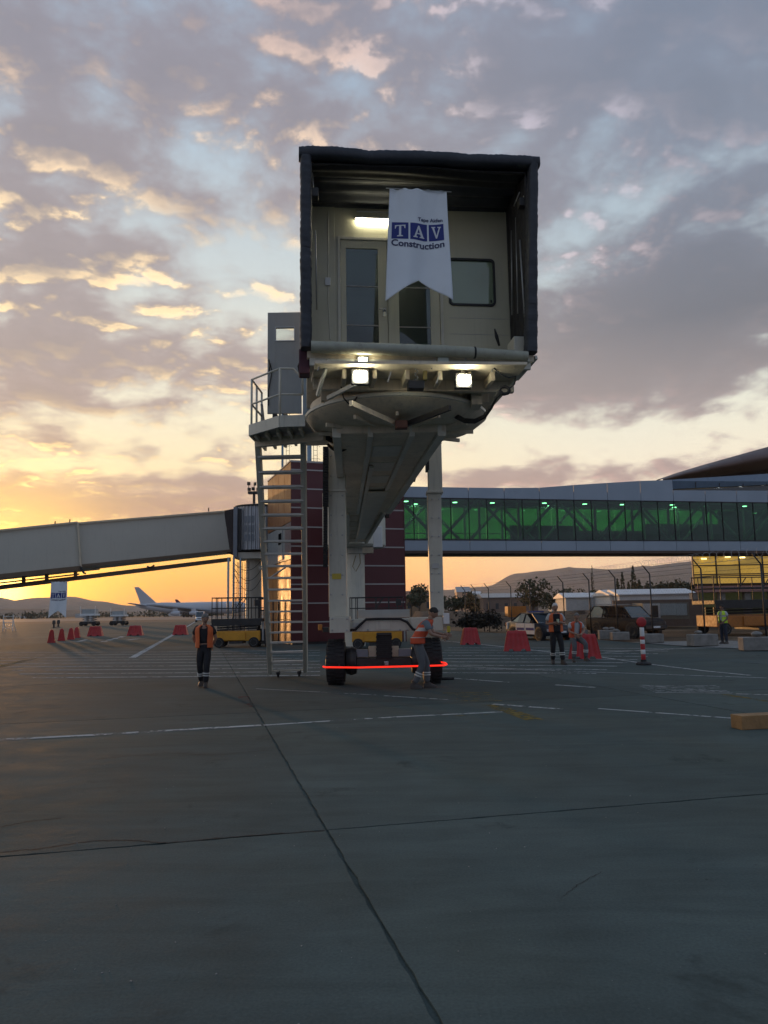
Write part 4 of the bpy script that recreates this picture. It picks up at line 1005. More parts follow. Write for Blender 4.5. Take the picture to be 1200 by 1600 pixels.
for x, y0 in ((86, 820), (109, 817), (326, 799)): a = P(x, y0, 46); MB().tube([a, a + Vector((0, 0, .22))], .035, 6).build('roof_stud', M_DARK, lb)
MB().beam(P(-90, 929, 42.5), P(360, 874, 50.3), .22, .26).build('truss_beam', mat('brown_beam', (.16, .11, .07), .6), lb)
for k, x in enumerate((37, 73, 118)):
    y1 = 914 - (x) * .106; y0 = 899 - x * .095; a = P(x, y0 - 2, 43.6 + x * .015)
    MB().beam(a, P(x, y1, 43.6 + x * .015), .16, .16, (1, 0, 0)).build('truss_post', mat('brown_beam', (.16, .11, .07), .6), lb)
MB().beam(P(-90, 921, 42.8), P(124, 897, 45.4), .06, .08).build('cable_rail', M_DARK, lb)
for a, c in (((126, 886, 45), (134, 896, 45)), ((230, 885, 47.5), (241, 883, 47.5))): MB().tube(bez(P(*a), P(*c), .1, 6), .06, 6).build('cable_clamp', M_DARK, lb)
# bellows and post between tunnel and rotunda
for k in range(7):
    x0 = 350.5 + k * 2.1; MB().prism([P(x0, 797.5 - k * .4, 50), P(x0 + 1.5, 797.3 - k * .4, 50), P(x0 + 5.5 - k * .5, 864, 50), P(x0 + 4 - k * .5, 864, 50)], (0, 2.9, 0)).build('bellows_pleat', mat('bellows_brown', (.07, .05, .045), .7), lb)
pbox(364, 871, 371, 792, 49.6, 3.2, 'end_frame', mat('mid_grey_paint', (.20, .22, .25), .5), .02, lb)
pbox(371, 861, 377, 795, 49.8, 2.9, 'end_frame', M_DARK, .01, lb)
rc2 = P(402, 960, 51.2); rc2.z = 0; zt = P(395, 794, 51).z; zb = P(395, 861, 51).z
cor = MB(Matrix.Translation(rc2)); n = 144; prof = []
vs = []; 
for z in (zb, zt):
    for k in range(n):
        a = 2 * math.pi * k / n; r = 1.45 + (.035 if k % 4 < 2 else -.035); vs.append((r * math.cos(a), r * math.sin(a), z))
cor.add(vs, [(k, (k + 1) % n, (k + 1) % n + n, k + n) for k in range(n)]); cor.build('rotunda', mat('corrugated_steel', (.40, .42, .44), .35, .5, .08), lb)
MB(Matrix.Translation(rc2)).lathe([(1.3, zb - .05), (1.6, zb - .04), (1.62, zb), (1.3, zb + .01)], 48).build('rotunda_ring', M_DARK, lb)
MB(Matrix.Translation(rc2)).lathe([(1.5, zt), (1.55, zt + .02), (1.55, zt + .1), (.3, zt + .3)], 48).build('rotunda_roof', M_DARK, lb)
for a in (-112, -102, -92):
    for z in (zt - .9, zt - 1.5, zt - 2.1):
        v = Vector((math.cos(R(a)), math.sin(R(a)), 0)); MB(Matrix.Translation(rc2 + v * 1.47 + Vector((0, 0, z))) @ Matrix.Rotation(R(a + 90), 4, 'Z')).box(-.07, .07, -.05, .02, -.22, .22).build('slot_window', mat('mid_grey_paint', (.20, .22, .25), .5), lb)
pbox(366, 873, 425, 862, 49.9, 2.4, 'support_beam', M_BEIGE, .02, lb)
c2 = P(396, 960, 51); c2.z = 0
MB(Matrix.Translation(c2)).lathe([(.52, 0), (.52, P(396, 873, 51).z)], 28).build('rotunda_column', M_BEIGE, lb, smooth=35)
for k in range(3): MB().tube(bez(P(366, 880 + k * 8, 49.5), P(408, 876 + k * 14, 49.9), .55 + .2 * k, 14), .02, 6).build('slack_cable', M_DARK, lb)
pbox(404, 890, 409, 884, 50, .2, 'junction_box', M_BEIGE, .01, lb)
for i, x in enumerate((356, 364.5, 375)):
    t = ladder_mast(x, 47.5 + i, 871, 960, ['leftmost of three slim grey posts with rungs under the beige bridge', 'middle one of three slim grey posts with rungs under the beige bridge', 'slim grey post with rungs closest to the round rotunda column'][i], False, .07, M_STEEL, group='slim ladder posts under the beige bridge')
    t.name = 'ladder_post'

# ================================================================== GLASS LINK BRIDGE
lk = Frame(P(618, 850, 46.2), R(11.5)); LZ = lambda y, x=640: lk.hit(x, y, 0).z
zg0, zg1 = LZ(843.5), LZ(778); zt_ = LZ(760); zb_ = LZ(863)
link = thing('glass_link_bridge', 'elevated walkway of green glass between blue-grey cladding bands, with pale trusses inside', 'walkway', lk.o)
def LL(): return MB(lk.M)
PW_ = 1.17; NP = 40; LEN = PW_ * NP; DEP = 3.6
tops = [(0, zt_), (4.5, LZ(762.5, 760)), (9, LZ(762, 790)), (12, lk.hit(910, 757.5, 0).z), (17.5, lk.hit(1024, 750, 0).z), (30, lk.hit(1024, 750, 0).z + .3), (50, lk.hit(1024, 750, 0).z + .7)]
def ztop(x):
    for (a, za), (c, zc) in zip(tops, tops[1:]):
        if a <= x <= c: return za + (zc - za) * (x - a) / (c - a)
    return tops[-1][1]
xk = lk.hit(1010, 765, 0).x
for k in range(NP // 2):
    x0, x1 = k * 2 * PW_ + .012, (k + 1) * 2 * PW_ - .012
    zz0 = ztop(x0); zz1 = ztop(x1)
    if x0 > xk: zz0, zz1 = lk.hit(1010, 766, 0).z + .012 * (x0 - xk), lk.hit(1010, 766, 0).z + .012 * (x1 - xk)
    LL().prism([(x0, -.02, zg1 + .04), (x1, -.02, zg1 + .04), (x1, -.02, zz1), (x0, -.02, zz0)], (0, .08, 0)).build('cladding_panel', M_FASC, link, bevel=.006)
    LL().box(x0, x1, -.02, .06, zb_ + .1, zg0 - .04).build('cladding_panel', M_FASC, link, bevel=.006)
LL().box(0, LEN, .07, DEP, zb_ + .12, zg0 - .12).build('floor_deck', M_DARK, link)
LL().box(0, LEN, -.01, .25, zb_ - .06, zb_ + .1).build('bottom_gutter', mat('brown_soffit', (.10, .065, .05), .7), link)
LL().box(0, LEN, .251, DEP, zb_ - .02, zb_ + .11).build('soffit', mat('brown_soffit', (.10, .065, .05), .7), link)
LL().box(0, LEN, .07, DEP, zg1 + .05, zg1 + .55).build('ceiling', mat('ceiling_grey', (.10, .11, .11), .7), link)
LL().box(0, LEN, -.03, .05, zg1 - .02, zg1 + .035).build('head_rail', M_DARK, link); LL().box(0, LEN, -.03, .05, zg0 - .035, zg0 + .02).build('sill_rail', M_DARK, link)
GLS = glass('green_glass', (.27, .58, .39), .02, .02, body=(.01, .03, .02, .15)); GLB = glass('green_glass_back', (.42, .78, .50), .02, .02, body=(.01, .03, .015, .15))
pane = None
for k in range(NP):
    x0 = k * PW_
    if pane is None: pane = LL().box(x0 + .02, x0 + PW_ - .02, .0, .012, zg0 + .02, zg1 - .02).build('glass_pane', GLS, link)
    else: o = pane.copy(); COL.objects.link(o); o.parent = link; o.location = pane.location + lk.x * (k * PW_)
    if k % 2 == 0:
        LL().box(x0 + .02, x0 + 2 * PW_ - .02, DEP - .02, DEP - .008, zg0 + .02, zg1 - .02).build('back_pane', GLB, link)
    LL().box(x0 - .022, x0 + .022, -.04, .06, zg0, zg1).build('mullion', M_DARK, link)
M_TRUSS = mat('pale_truss', (.74, .78, .74), .5)
zc0, zc1 = zg0 - .05, zg1 + .05
for k in range(int(LEN / 2.6)):
    x0 = k * 2.6 + .2
    for y_, ph in ((.22, 0), (DEP - .35, 1)):
        a, c = ((x0, y_, zc0), (x0 + 2.6, y_, zc1)) if (k + ph) % 2 else ((x0, y_, zc1), (x0 + 2.6, y_, zc0))
        LL().tube([a, c], .105, 8).build('truss_diagonal', M_TRUSS, link, smooth=True)
        LL().box(x0 - .06, x0 + .06, y_ - .06, y_ + .06, zc0, zc1).build('truss_post', M_TRUSS if ph else M_DARK, link)
for y_ in (.35, DEP - .35):
    LL().beam((0, y_, zg1 - .06), (LEN, y_, zg1 - .06), .12, .12).build('truss_chord', M_TRUSS, link); LL().beam((0, y_, zg0 + .05), (LEN, y_, zg0 + .05), .12, .12).build('truss_chord', M_DARK, link)
LL().beam((0, DEP - .2, zg0 + .75), (LEN, DEP - .2, zg0 + .75), .05, .05).build('handrail', M_DARK, link)
M_DOWN = mat('lit_downlight', (1, 1, 1), .4, var=0, emit=(1, .93, .8), es=14)
for k in range(15):
    for y_ in ((1.7, 2.9) if k % 3 == 0 else (1.9,)):
        x = 1.1 + k * 3.05 + (y_ > 2) * .9 + .3 * math.sin(k * 2.3)
        LL().lathe([(.15, 0), (.15, .03)], 12, Matrix.Translation((x, y_, zg1 + .018))).build('downlight', M_DOWN, link)
# dim wall of the terminal seen through the far glazing
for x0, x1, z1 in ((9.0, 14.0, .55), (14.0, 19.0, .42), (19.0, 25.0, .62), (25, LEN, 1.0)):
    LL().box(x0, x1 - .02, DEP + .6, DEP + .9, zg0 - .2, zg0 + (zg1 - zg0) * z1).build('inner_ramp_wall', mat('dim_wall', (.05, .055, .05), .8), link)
# second corridor rising behind, with its own band and glazing
u2 = thing('upper_corridor', 'blue-grey corridor band forking above the glass walkway near the roof', 'walkway', P(1100, 760, 54))
MB().prism([P(1024, 751, 52.5), P(1300, 734, 60), P(1300, 753, 60), P(1008, 766, 52.5)], (0, 3, 0)).build('cladding_band', mat('ribbed_blue_cladding', (.22, .30, .40), .4, .3, .08, 3.0), u2, bevel=.01)
for k in range(6):
    x = 1050 + k * 37; MB().beam(P(x, 750.2 - (x - 1024) * .0615, 52.4 + (x - 1024) * .027), P(x, 765 - (x - 1024) * .045, 52.4 + (x - 1024) * .027), .03, .05, (1, 0, 0)).build('band_joint', M_DARK, u2)
MB().prism([P(1040, 766.5, 53.6), P(1300, 754, 60.6), P(1300, 775, 60.6), P(1040, 768, 53.6)], (0, .05, 0)).build('glass_strip', glass('dark_green_glass', (.05, .08, .04), .05, body=(.01, .02, .01, .5)), u2)
for x, y in ((1123, 766), (1159, 764), (1186, 768), (1192, 759)):
    MB().cbox(P(x, y, 53.4 + (x - 1024) * .027 - .2), .22, .05, .07).build('downlight', M_DOWN, u2)

# ================================================================== TERMINAL
term = thing('terminal_building', 'terminal with sweeping brown roof and glowing yellow glass wall below the walkway', 'building', (60, 85, 0))
M_ROOF = mat('brown_roof_metal', (.15, .10, .085), .45, .3, .1, .2)
rp = [(1028, 749), (1060, 738), (1100, 726), (1150, 712), (1200, 698), (1260, 684), (1340, 670)]
top_ = [P(x, y, 84) for x, y in rp]; lowp = [P(x, y + 9 + (x - 1028) * .15, 84) for x, y in rp]
for k in range(len(rp) - 1):
    m = MB(); n = 6; A_ = []
    for (t_, l_) in ((top_[k], lowp[k]), (top_[k + 1], lowp[k + 1])):
        A_.append([t_ + Vector((0, 3, 0))] + [t_ + (l_ - t_) * (j / n) + Vector((0, -1.6 * math.sin(math.pi * j / n), 0)) for j in range(n + 1)] + [l_ + Vector((0, 6, .4))])
    vs = A_[0] + A_[1]; q = len(A_[0]); m.add(vs, [(j, j + 1, j + 1 + q, j + q) for j in range(q - 1)]); m.build('roof_edge_panel', M_ROOF, term, smooth=True, fixn=False)
m = MB(); sof = [l + Vector((0, 1, 0)) for l in lowp]; back_ = [Vector((p.x, 100, p.z + 1.0)) for p in lowp]; n = len(sof)
m.add(sof + back_, [(i, i + 1, i + 1 + n, i + n) for i in range(n - 1)]); m.build('roof_soffit', mat('brown_soffit_metal', (.085, .055, .045), .6), term, fixn=False)
m = MB(); m.prism([P(1100, 745, 92), P(1340, 700, 92), P(1340, 760, 92), P(1060, 760, 92)], (0, .4, 0)); m.build('clerestory_wall', mat('dark_brown_wall', (.06, .035, .03), .7), term)
YT = 76
gx0 = P(1083, 900, YT).x; PT = 2.3
M_AMB = mat('amber_lit_glass', (.35, .25, .07), .25, var=.5, vs=.35, emit=(.62, .36, .06), es=.50)
gz1, gz0 = P(1150, 855, YT).z, P(1150, 912, YT).z; gzs = [gz0, P(1150, 897, YT).z, P(1150, 883, YT).z, P(1150, 868, YT).z, gz1 + .6]
M_AMB2 = mat('dim_amber_glass', (.28, .21, .08), .25, var=.4, vs=.3, emit=(.50, .31, .07), es=.36)
for k in range(10):
    for j in range(4):
        MB().box(gx0 + k * PT + .05, gx0 + (k + 1) * PT - .05, YT, YT + .05, gzs[j] + .05, gzs[j + 1] - .05).build('glass_pane', M_AMB if (k * 3 + j * 5) % 4 else M_AMB2, term)
    MB().box(gx0 + k * PT - .05, gx0 + k * PT + .05, YT - .15, YT + .05, gz0, gzs[4]).build('mullion', M_DARK, term)
for z in gzs: MB().box(gx0, gx0 + 23, YT - .1, YT - .002, z - .05, z + .05).build('transom', M_DARK, term)
MB().prism([(gx0, YT + .06, gz0 - .2), (gx0 + 23, YT + .06, gz0 - .2), (gx0 + 23, YT + .06, gzs[4]), (gx0, YT + .06, gzs[4])], (8, 14, 0)).build('interior_block', mat('dim_amber_wall', (.20, .14, .06), .8), term)
for x, y in ((1100, 873), (1137, 870), (1160, 871)): MB().cbox(P(x, y, YT - .2), .5, .1, .12).build('lit_fitting', mat('lit_yellow_lamp', (1, .9, .5), .5, var=0, emit=(1, .8, .3), es=3), term)
pb_ = P(1150, 925, YT).z
MB().prism([(gx0, YT - .3, pb_), (gx0 + 23, YT - .3, pb_), (gx0 + 23, YT - .3, gz0 - .21), (gx0, YT - .3, gz0 - .21)], (8, 14, 0)).build('pink_band', mat('pink_render', (.42, .22, .19), .8), term)
for x in (1087, 1130, 1170, 1210): a = P(x, 950, YT); MB().box(a.x - .3, a.x + .3, YT, YT + .6, 0, pb_).build('ground_column', M_CONC, term)
MB().box(gx0 + 1, gx0 + 23, YT + 2, YT + 2.3, 0, pb_).build('ground_floor_wall', mat('olive_lit_glass', (.16, .18, .10), .5, var=.3, emit=(.2, .22, .08), es=.06), term)

# ================================================================== DISTANT BUILDINGS AND TREES
def shed(label, x0, x1, y0, y1, Y, dep, wall, roof, nwin=0, cat='building', door=None, eave=.3, glow=None, wcol=None):
    a, c = P(x0, y1, Y), P(x1, y0, Y); z1 = c.z; xa_, xb2 = a.x, c.x
    t = thing('low_building', label, cat, ((xa_ + xb2) / 2, Y, 0)); rise = (z1) * .22
    MB().box(xa_, xb2, Y, Y + dep, 0, z1 - rise).build('wall', wall, t)
    MB().prism([(xa_ - eave, Y - eave, z1 - rise + .01), (xa_ - eave, Y + dep + eave, z1 - rise + .01), (xa_ - eave, Y + dep + eave, z1 - rise + .15), (xa_ - eave, Y + dep / 2, z1), (xa_ - eave, Y - eave, z1 - rise + .15)], (xb2 - xa_ + 2 * eave, 0, 0)).build('roof', roof, t)
    wm = wcol or mat('dark_window', (.05, .06, .07), .2)
    for k in range(nwin):
        w = (xb2 - xa_) / nwin; x = xa_ + (k + .5) * w; zc = (z1 - rise) * .55
        MB().box(x - w * .17, x + w * .17, Y - .06, Y - .001, zc - z1 * .12, zc + z1 * .12).build('window', wm if k != glow else mat('sun_glint', (.9, .5, .2), .2, emit=(1, .40, .10), es=.0), t)
    return t
WH = mat('white_render', (.56, .57, .56), .7, 0, .08, .3); WR = mat('white_sheet_roof', (.62, .63, .63), .5)
shed('long white cabin block with a row of small square windows beyond the fence', 968, 1086, 918, 937, 118, 9, WH, WR, 9)
shed('white gable-ended cabin beside the long white block', 954, 970, 920, 937, 121, 10, WH, WR, 1)
shed('pale grey corrugated shed between the dark trees', 884, 921, 925, 938, 130, 8, mat('pale_grey_sheet', (.42, .44, .44), .6), WR, 0)
shed('pale grey shed with sheet walls beside a dark post', 924, 946, 925, 937, 135, 8, mat('pale_grey_sheet', (.42, .44, .44), .6), WR, 0)
shed('low flat warehouse with a long pale roof and brown wall', 755, 840, 925, 934, 190, 16, mat('brown_block_wall', (.16, .12, .10), .9), mat('pale_roof', (.38, .37, .36), .6), 6)
shed('small ochre house in front of the far trees', 632, 676, 922, 937, 230, 12, mat('ochre_render', (.25, .17, .10), .9), mat('rust_roof', (.30, .13, .07), .7), 3)
shed('hillside house with the sunset reflection coloured into its wall', 714, 735, 916, 927, 420, 12, mat('sunset_tinted_render', (.60, .36, .22), .7), mat('pale_roof', (.38, .37, .36), .6), 2)  # wall colour stands in for the sunset reflected in the windows
shed('grey flat apartment shed seen low under the far hills', 740, 752, 923, 928, 330, 12, mat('pale_grey_sheet', (.42, .44, .44), .6), WR, 2)
# container office beyond the fence
co = thing('container_office', 'grey container office with dark doorway and wide pale windows beyond the fence', 'cabin', P(1040, 965, 64))
def cb(x0, x1, y0, y1, Y, dep, nm, m): a, c = P(x0, y1, Y), P(x1, y0, Y); return MB().box(a.x, c.x, Y, Y + dep, max(0, a.z), c.z).build(nm, m, co, bevel=.01)
cb(1005, 1076, 941, 968, 64, 2.6, 'wall', mat('beige_grey_wall', (.20, .19, .16), .8)); cb(1006, 1031, 943, 966, 63.9, .09, 'door_panel', WH); cb(1018, 1028, 946, 965, 63.84, .05, 'doorway', M_DARK)
cb(1032, 1056, 943, 962, 63.92, .06, 'window', mat('pale_blue_pane', (.33, .40, .42), .35)); cb(1057.5, 1073, 943, 962, 63.92, .06, 'window', mat('pale_blue_pane', (.33, .40, .42), .35))
wl_ = MB(); a, c = P(960, 966, 68), P(1097, 936, 68); wl_.box(a.x, c.x, 68, 68.4, 0, c.z)
tag(wl_.build('boundary_wall', mat('brown_block_wall', (.16, .12, .10), .9)), 'long brown block wall running behind the container office', 'wall')
oc = thing('storage_box', 'orange storage container standing on the dirt behind the police car', 'container', P(807, 957, 92)); a, c = P(794, 962, 92), P(822, 947, 92)
MB().box(a.x, c.x, 92, 94.4, a.z - .3, c.z).build('box_body', mat('orange_container', (.45, .16, .02), .6), oc)
for k in range(6): x = a.x + (c.x - a.x) * (k + .5) / 6; MB().box(x - .05, x + .05, 91.94, 91.999, a.z, c.z - .05).build('rib', mat('orange_container', (.45, .16, .02), .6), oc)
# far glints and huts on the flat land at the foot of the hills
rr = random.Random(21)
HL = ['tiny pale hut on the plain just right of the hanging banner', 'tiny distant hut between the two platform vehicles', 'tiny distant hut beyond the airliner tail', 'tiny distant hut farthest west on the plain', 'tiny hut behind the round tree by the fence', 'tiny hut just past the round tree under the hills', 'tiny hut between the grey sheds under the hills']
for k in range(7):
    k_ = k; x = [118, 165, 262, 32][k] if k < 4 else [815, 862, 922][k - 4]; k = k if k < 4 else 9; Y = rr.uniform(700, 1300) if k < 8 else rr.uniform(240, 420); w = rr.uniform(8, 22) * (1 if k < 8 else .4); q = G(x, 990); X = P(x, 950, Y).x
    t = MB().box(X, X + w, Y, Y + 8, -.06, rr.uniform(2.5, 5)).build('far_hut', rr.choice([WH, mat('pale_grey_sheet', (.42, .44, .44), .6), mat('ochre_render', (.25, .17, .10), .9)]))
    tag(t, HL[k_], 'hut', 'tiny huts far beyond the apron')
M_LEAF = mat('dark_foliage', (.040, .050, .022), .8, 0, .45, 1.2); M_LEAF2 = mat('olive_foliage', (.055, .055, .025), .8, 0, .4, 1.0); M_BARK = mat('bark', (.07, .05, .035), .9)
def tree(label, x, Y, hgt, wid, seed, conifer=False, dens=1.0, group=None, leaf=None, z0=0.0, name=None):
    rr = random.Random(seed); X = P(x, 950, Y).x
    t = thing(name or ('conifer' if conifer else 'broadleaf_tree'), label, 'tree', (X, Y, z0), group)
    o = Vector((X, Y, z0)); th = hgt * (.25 if conifer else .42)
    m = MB(); m.tube([o, o + Vector((rr.uniform(-.1, .1) * hgt * .1, 0, th)), o + Vector((rr.uniform(-.05, .05) * hgt, 0, hgt * .85))], [hgt * .03, hgt * .022, hgt * .006], 7)
    for k in range(0 if conifer else 6):
        a = rr.uniform(0, 6.28); s_ = o + Vector((0, 0, th * rr.uniform(.7, 1.2))); m.tube([s_, s_ + Vector((math.cos(a) * wid * .3, math.sin(a) * wid * .3, hgt * .3))], [hgt * .013, hgt * .004], 5)
    m.build('trunk', M_BARK, t)
    L = MB(); n = int((560 if not conifer else 420) * dens); cl = []
    if conifer:
        for k in range(n):
            f = rr.random() ** .8; zz_ = hgt * (.12 + .88 * f); rad = wid / 2 * (1 - f) * (.55 + .45 * math.sin(f * 26) ** 2) * rr.uniform(.4, 1.15); a = rr.uniform(0, 6.28)
            cl.append(o + Vector((math.cos(a) * rad, math.sin(a) * rad, zz_)))
    else:
        cen = [(Vector((rr.uniform(-.36, .36) * wid, rr.uniform(-.36, .36) * wid, hgt * rr.uniform(.40, .86))), wid * rr.uniform(.13, .27)) for _ in range(13)]
        for k in range(n):
            c, r = rr.choice(cen); v = Vector((rr.gauss(0, 1), rr.gauss(0, 1), rr.gauss(0, .8))).normalized() * r * rr.uniform(.55, 1.12); cl.append(o + c + v)
    s = wid * (.055 if not conifer else .05) / max(.5, dens ** .5)
    for p in cl:
        e1 = Vector((rr.gauss(0, 1), rr.gauss(0, 1), rr.gauss(0, 1))).normalized(); e2 = e1.cross(Vector((rr.gauss(0, 1), rr.gauss(0, 1), rr.gauss(0, 1)))).normalized(); k_ = s * rr.uniform(.6, 1.5)
        L.add([p - e1 * k_, p + e2 * k_ * .6, p + e1 * k_, p - e2 * k_ * .6], [(0, 1, 2, 3)])
    L.build('foliage', leaf or M_LEAF, t, fixn=False); return t
tree('large round dark green tree rising above the fence posts behind the police car', 833, 150, 7.2, 7.0, 1, dens=2.0, z0=0)
tree('dark bushy tree beside the ochre house left of the lift column', 655, 215, 9.2, 7.5, 2)
tree('smaller dark tree touching the ochre house', 643, 205, 6.5, 5.5, 3)
for k, (x, Y, h_, w) in enumerate(((700, 200, 5.5, 7), (722, 205, 6.0, 8), (740, 205, 5.8, 8), (752, 200, 5.0, 6), (765, 220, 4.5, 6))):
    tree(['dark bushy tree next to the lift column in the scrubby row', 'dark bushy tree under the sunlit hillside house', 'widest dark bushy tree of the scrubby row', 'narrow bushy tree past the widest of the scrubby row', "lowest bushy tree at the row's end near the fence posts"][k], x, Y, h_, w, 20 + k, group='bushy trees in the scrubby row')
for k, (x, Y, h_, w) in enumerate(((869, 140, 4.6, 4), (884, 142, 5.6, 4), (900, 145, 5.0, 4.5), (913, 150, 5.4, 4.5), (925, 140, 4.4, 3.5), (937, 160, 5.4, 5), (950, 165, 5.0, 5))):
    tree(['dark low tree just past the big round tree', 'second dark tree past the big round tree', 'dark tree behind the first grey shed end', 'dark tree over the middle of the first grey shed', 'dark tree between the two grey sheds', 'tallest dark tree over the second grey shed', 'dark tree touching the white gable-ended cabin'][k], x, Y, h_, w, 30 + k, group='broadleaf trees behind the grey sheds')
for k, (x, Y, h_, w) in enumerate(((928, 170, 11, 2.0), (967, 150, 7.2, 3.6), (975, 152, 8.6, 3.4), (984, 150, 6.6, 3.4), (992, 148, 9.6, 4.0), (1001, 150, 7.0, 4.0), (1035, 160, 6.8, 4.5), (1048, 158, 6.0, 4))):
    tree(['tall thin spire conifer standing apart beyond the grey sheds', 'short conifer at the start of the row behind the white cabin gable', 'broad-crowned conifer beside the cabin gable end', 'small conifer between two taller ones over the cabin roof', 'tallest conifer of the row above the long white cabin', 'blunt conifer just past the tallest one over the cabin', 'wider conifer midway along the long white cabin', 'smaller conifer just past the wider one midway along the cabin'][k], x, Y, h_, w, 50 + k, True, group='conifers behind the white cabin block')
for k, (x, Y, h_, w) in enumerate(((1010, 155, 6.8, 6.0), (1022, 158, 6.4, 6), (1043, 156, 6.6, 5.5), (1058, 150, 7.0, 6), (1070, 152, 7.2, 6.5), (1084, 150, 6.8, 6))):
    tree(['olive tree above the long white cabin roof, third window from its gable', 'olive tree above the middle of the long white cabin roof', 'small olive tree above the long white cabin, between conifers', 'olive tree above the far half of the white cabin roof', 'wide olive tree near the far end of the white cabin', 'olive tree at the far end of the cabin by the yellow glass'][k], x, Y, h_, w, 70 + k, leaf=M_LEAF2, group='broadleaf trees above the cabin roof')
far_ = MB()
for k in range(46):
    x = rr.uniform(-10, 340); Y = rr.uniform(650, 1300); c = P(x, 950, Y); h_ = rr.uniform(4, 9); w = rr.uniform(8, 20)
    for q_ in range(34):
        p_ = Vector((c.x + rr.gauss(0, .3) * w, Y + rr.uniform(-3, 3), abs(rr.gauss(.4, .3)) * h_)); e1 = Vector((rr.gauss(0, 1), rr.gauss(0, 1), rr.gauss(0, 1))).normalized() * rr.uniform(.8, 2.0); e2 = e1.cross(Vector((rr.gauss(0, 1), rr.gauss(0, 1), .3)).normalized())
        far_.add([p_ - e1, p_ + e2, p_ + e1, p_ - e2], [(0, 1, 2, 3)])
tag(far_.build('distant_treeline', M_LEAF, fixn=False), kind='stuff')
for k, (x, Y, w, h_) in enumerate(((726, 63, 2.0, 1.1), (742, 62, 2.2, 1.3), (756, 61, 2.6, 1.5), (764, 60, 2.0, 1.2), (735, 64, 1.6, 1.0))):
    t = tree(['low dark shrub beside the nearest-left fence post', 'dark rounded shrub in the middle of the fence-foot clump', 'tallest dark shrub of the fence-foot clump behind the first red barrier', 'dark shrub at the end of the clump toward the police car', 'smallest shrub tucked at the back of the fence-foot clump'][k], x, Y, h_, w, 90 + k, dens=1.2, group='dark shrubs at the fence foot', leaf=mat('dusty_shrub', (.035, .032, .025), .9, 0, .4), name='shrub'); t['category'] = 'shrub'
for k in range(11):
    x = [905, 985, 1035, 1060, 1120, 850, 930, 960, 1000, 1190, 885][k]; Y = 100 + (k * 7) % 20
    m = MB(Matrix.Translation((P(x, 950, Y).x, Y, 0))); sc_ = rr.uniform(1.2, 3.2)
    m.add([(sc_ * rr.uniform(.6, 1) * math.cos(a) * (1 - h_ * .7), 1.2 * math.sin(a) * (1 - h_ * .7), h_ * sc_ * .45) for h_ in (0, .5, 1) for a in [2 * math.pi * q_ / 9 for q_ in range(9)]], [(j * 9 + i, j * 9 + (i + 1) % 9, (j + 1) * 9 + (i + 1) % 9, (j + 1) * 9 + i) for j in range(2) for i in range(9)] + [tuple(range(18, 27))])
    tag(m.build('earth_heap', M_EARTH, base=None, smooth=True), ['earth heap beyond the fence behind the seated worker', 'earth heap beyond the fence under the white gable cabin', 'earth heap beyond the container office doorway', 'earth heap beside the container office window', 'earth heap nearest the orange lift beyond the fence', 'earth heap behind the police car roof', 'earth heap behind the dark off-roader tail', 'earth heap over the off-roader roof', 'earth heap between off-roader and container office', 'earth heap out beyond the orange lift deck', 'earth heap between the police car and the off-roader'][k], 'heap', 'earth heaps beyond the fence')

# ================================================================== FENCE, BLOCKS, STONES
fence = thing('mesh_fence', 'tall wire mesh fence with leaning barbed-wire arms, curving back along the apron edge', 'fence', (13.0, 38.6, 0))
PPIX = [(717, 914), (733, 915), (754, 912), (789, 908), (819, 904), (871, 898), (908, 892), (949, 890), (1004, 886), (1085, 876), (1180, 869), (1245, 862)]
heads = []; feet = []
def fpost(x, y, foot_x, hh=3.35):
    p = Vector((x, y, 0)); h = Vector((x, y, hh)); a = h + Vector((-.36, -.1, .42)); m = MB()
    m.tube([p, h], .038, 8).tube([h, a], .030, 6); m.build('post', M_DARK, fence, smooth=True); return h, a
FP = []
for (x, y), (px, py) in zip(FENCE, PPIX):
    X = P(px + (14 if px > 900 else 10), 950, y).x if px < 1200 else x
    FP.append((X, y)); h, a = fpost(X, y, px); heads.append(h); feet.append(a)
wire = MB(); mesh_ = MB(); coil = MB()
for (h0, h1), (a0, a1) in zip(zip(heads, heads[1:]), zip(feet, feet[1:])):
    for t in (.15, .55, .95): wire.tube([h0.lerp(a0, t), h1.lerp(a1, t)], .006, 4, False)
    for z in (.25, 1.3, 2.3, 3.2): wire.tube([Vector((h0.x, h0.y, z)), Vector((h1.x, h1.y, z))], .006, 4, False)
    if h0.y < 52:
        L_ = (h1 - h0).length; n = int(L_ / .028)
        pts = []
        for k in range(n): t = k / n; c = a0.lerp(a1, t) + Vector((.22, 0, .02)); a = k * .42; pts.append(c + Vector((math.cos(a) * .24, 0, math.sin(a) * .24)))
        coil.tube(pts, .006, 3, False)
    n = int((h1 - h0).length / .22)
    for k in range(-14, n):
        q0 = max(0, k); q1 = min(n, k + 15); z0 = .2 + (q0 - k) * .21; z1 = .2 + (q1 - k) * .21
        if q1 <= q0: continue
        A0, A1 = h0.lerp(h1, q0 / n), h0.lerp(h1, q1 / n)
        mesh_.beam((A0.x, A0.y, z0), (A1.x, A1.y, z1), .0016, .0016); mesh_.beam((A0.x, A0.y, 3.45 - z0), (A1.x, A1.y, 3.45 - z1), .0016, .0016)
tag(wire.build('fence_wire', M_DARK, fence, fixn=False), kind='stuff'); tag(coil.build('barbed_coil', M_STEEL, fence, fixn=False), kind='stuff')
tag(mesh_.build('wire_mesh', M_DARK, fence, fixn=False), kind='stuff')
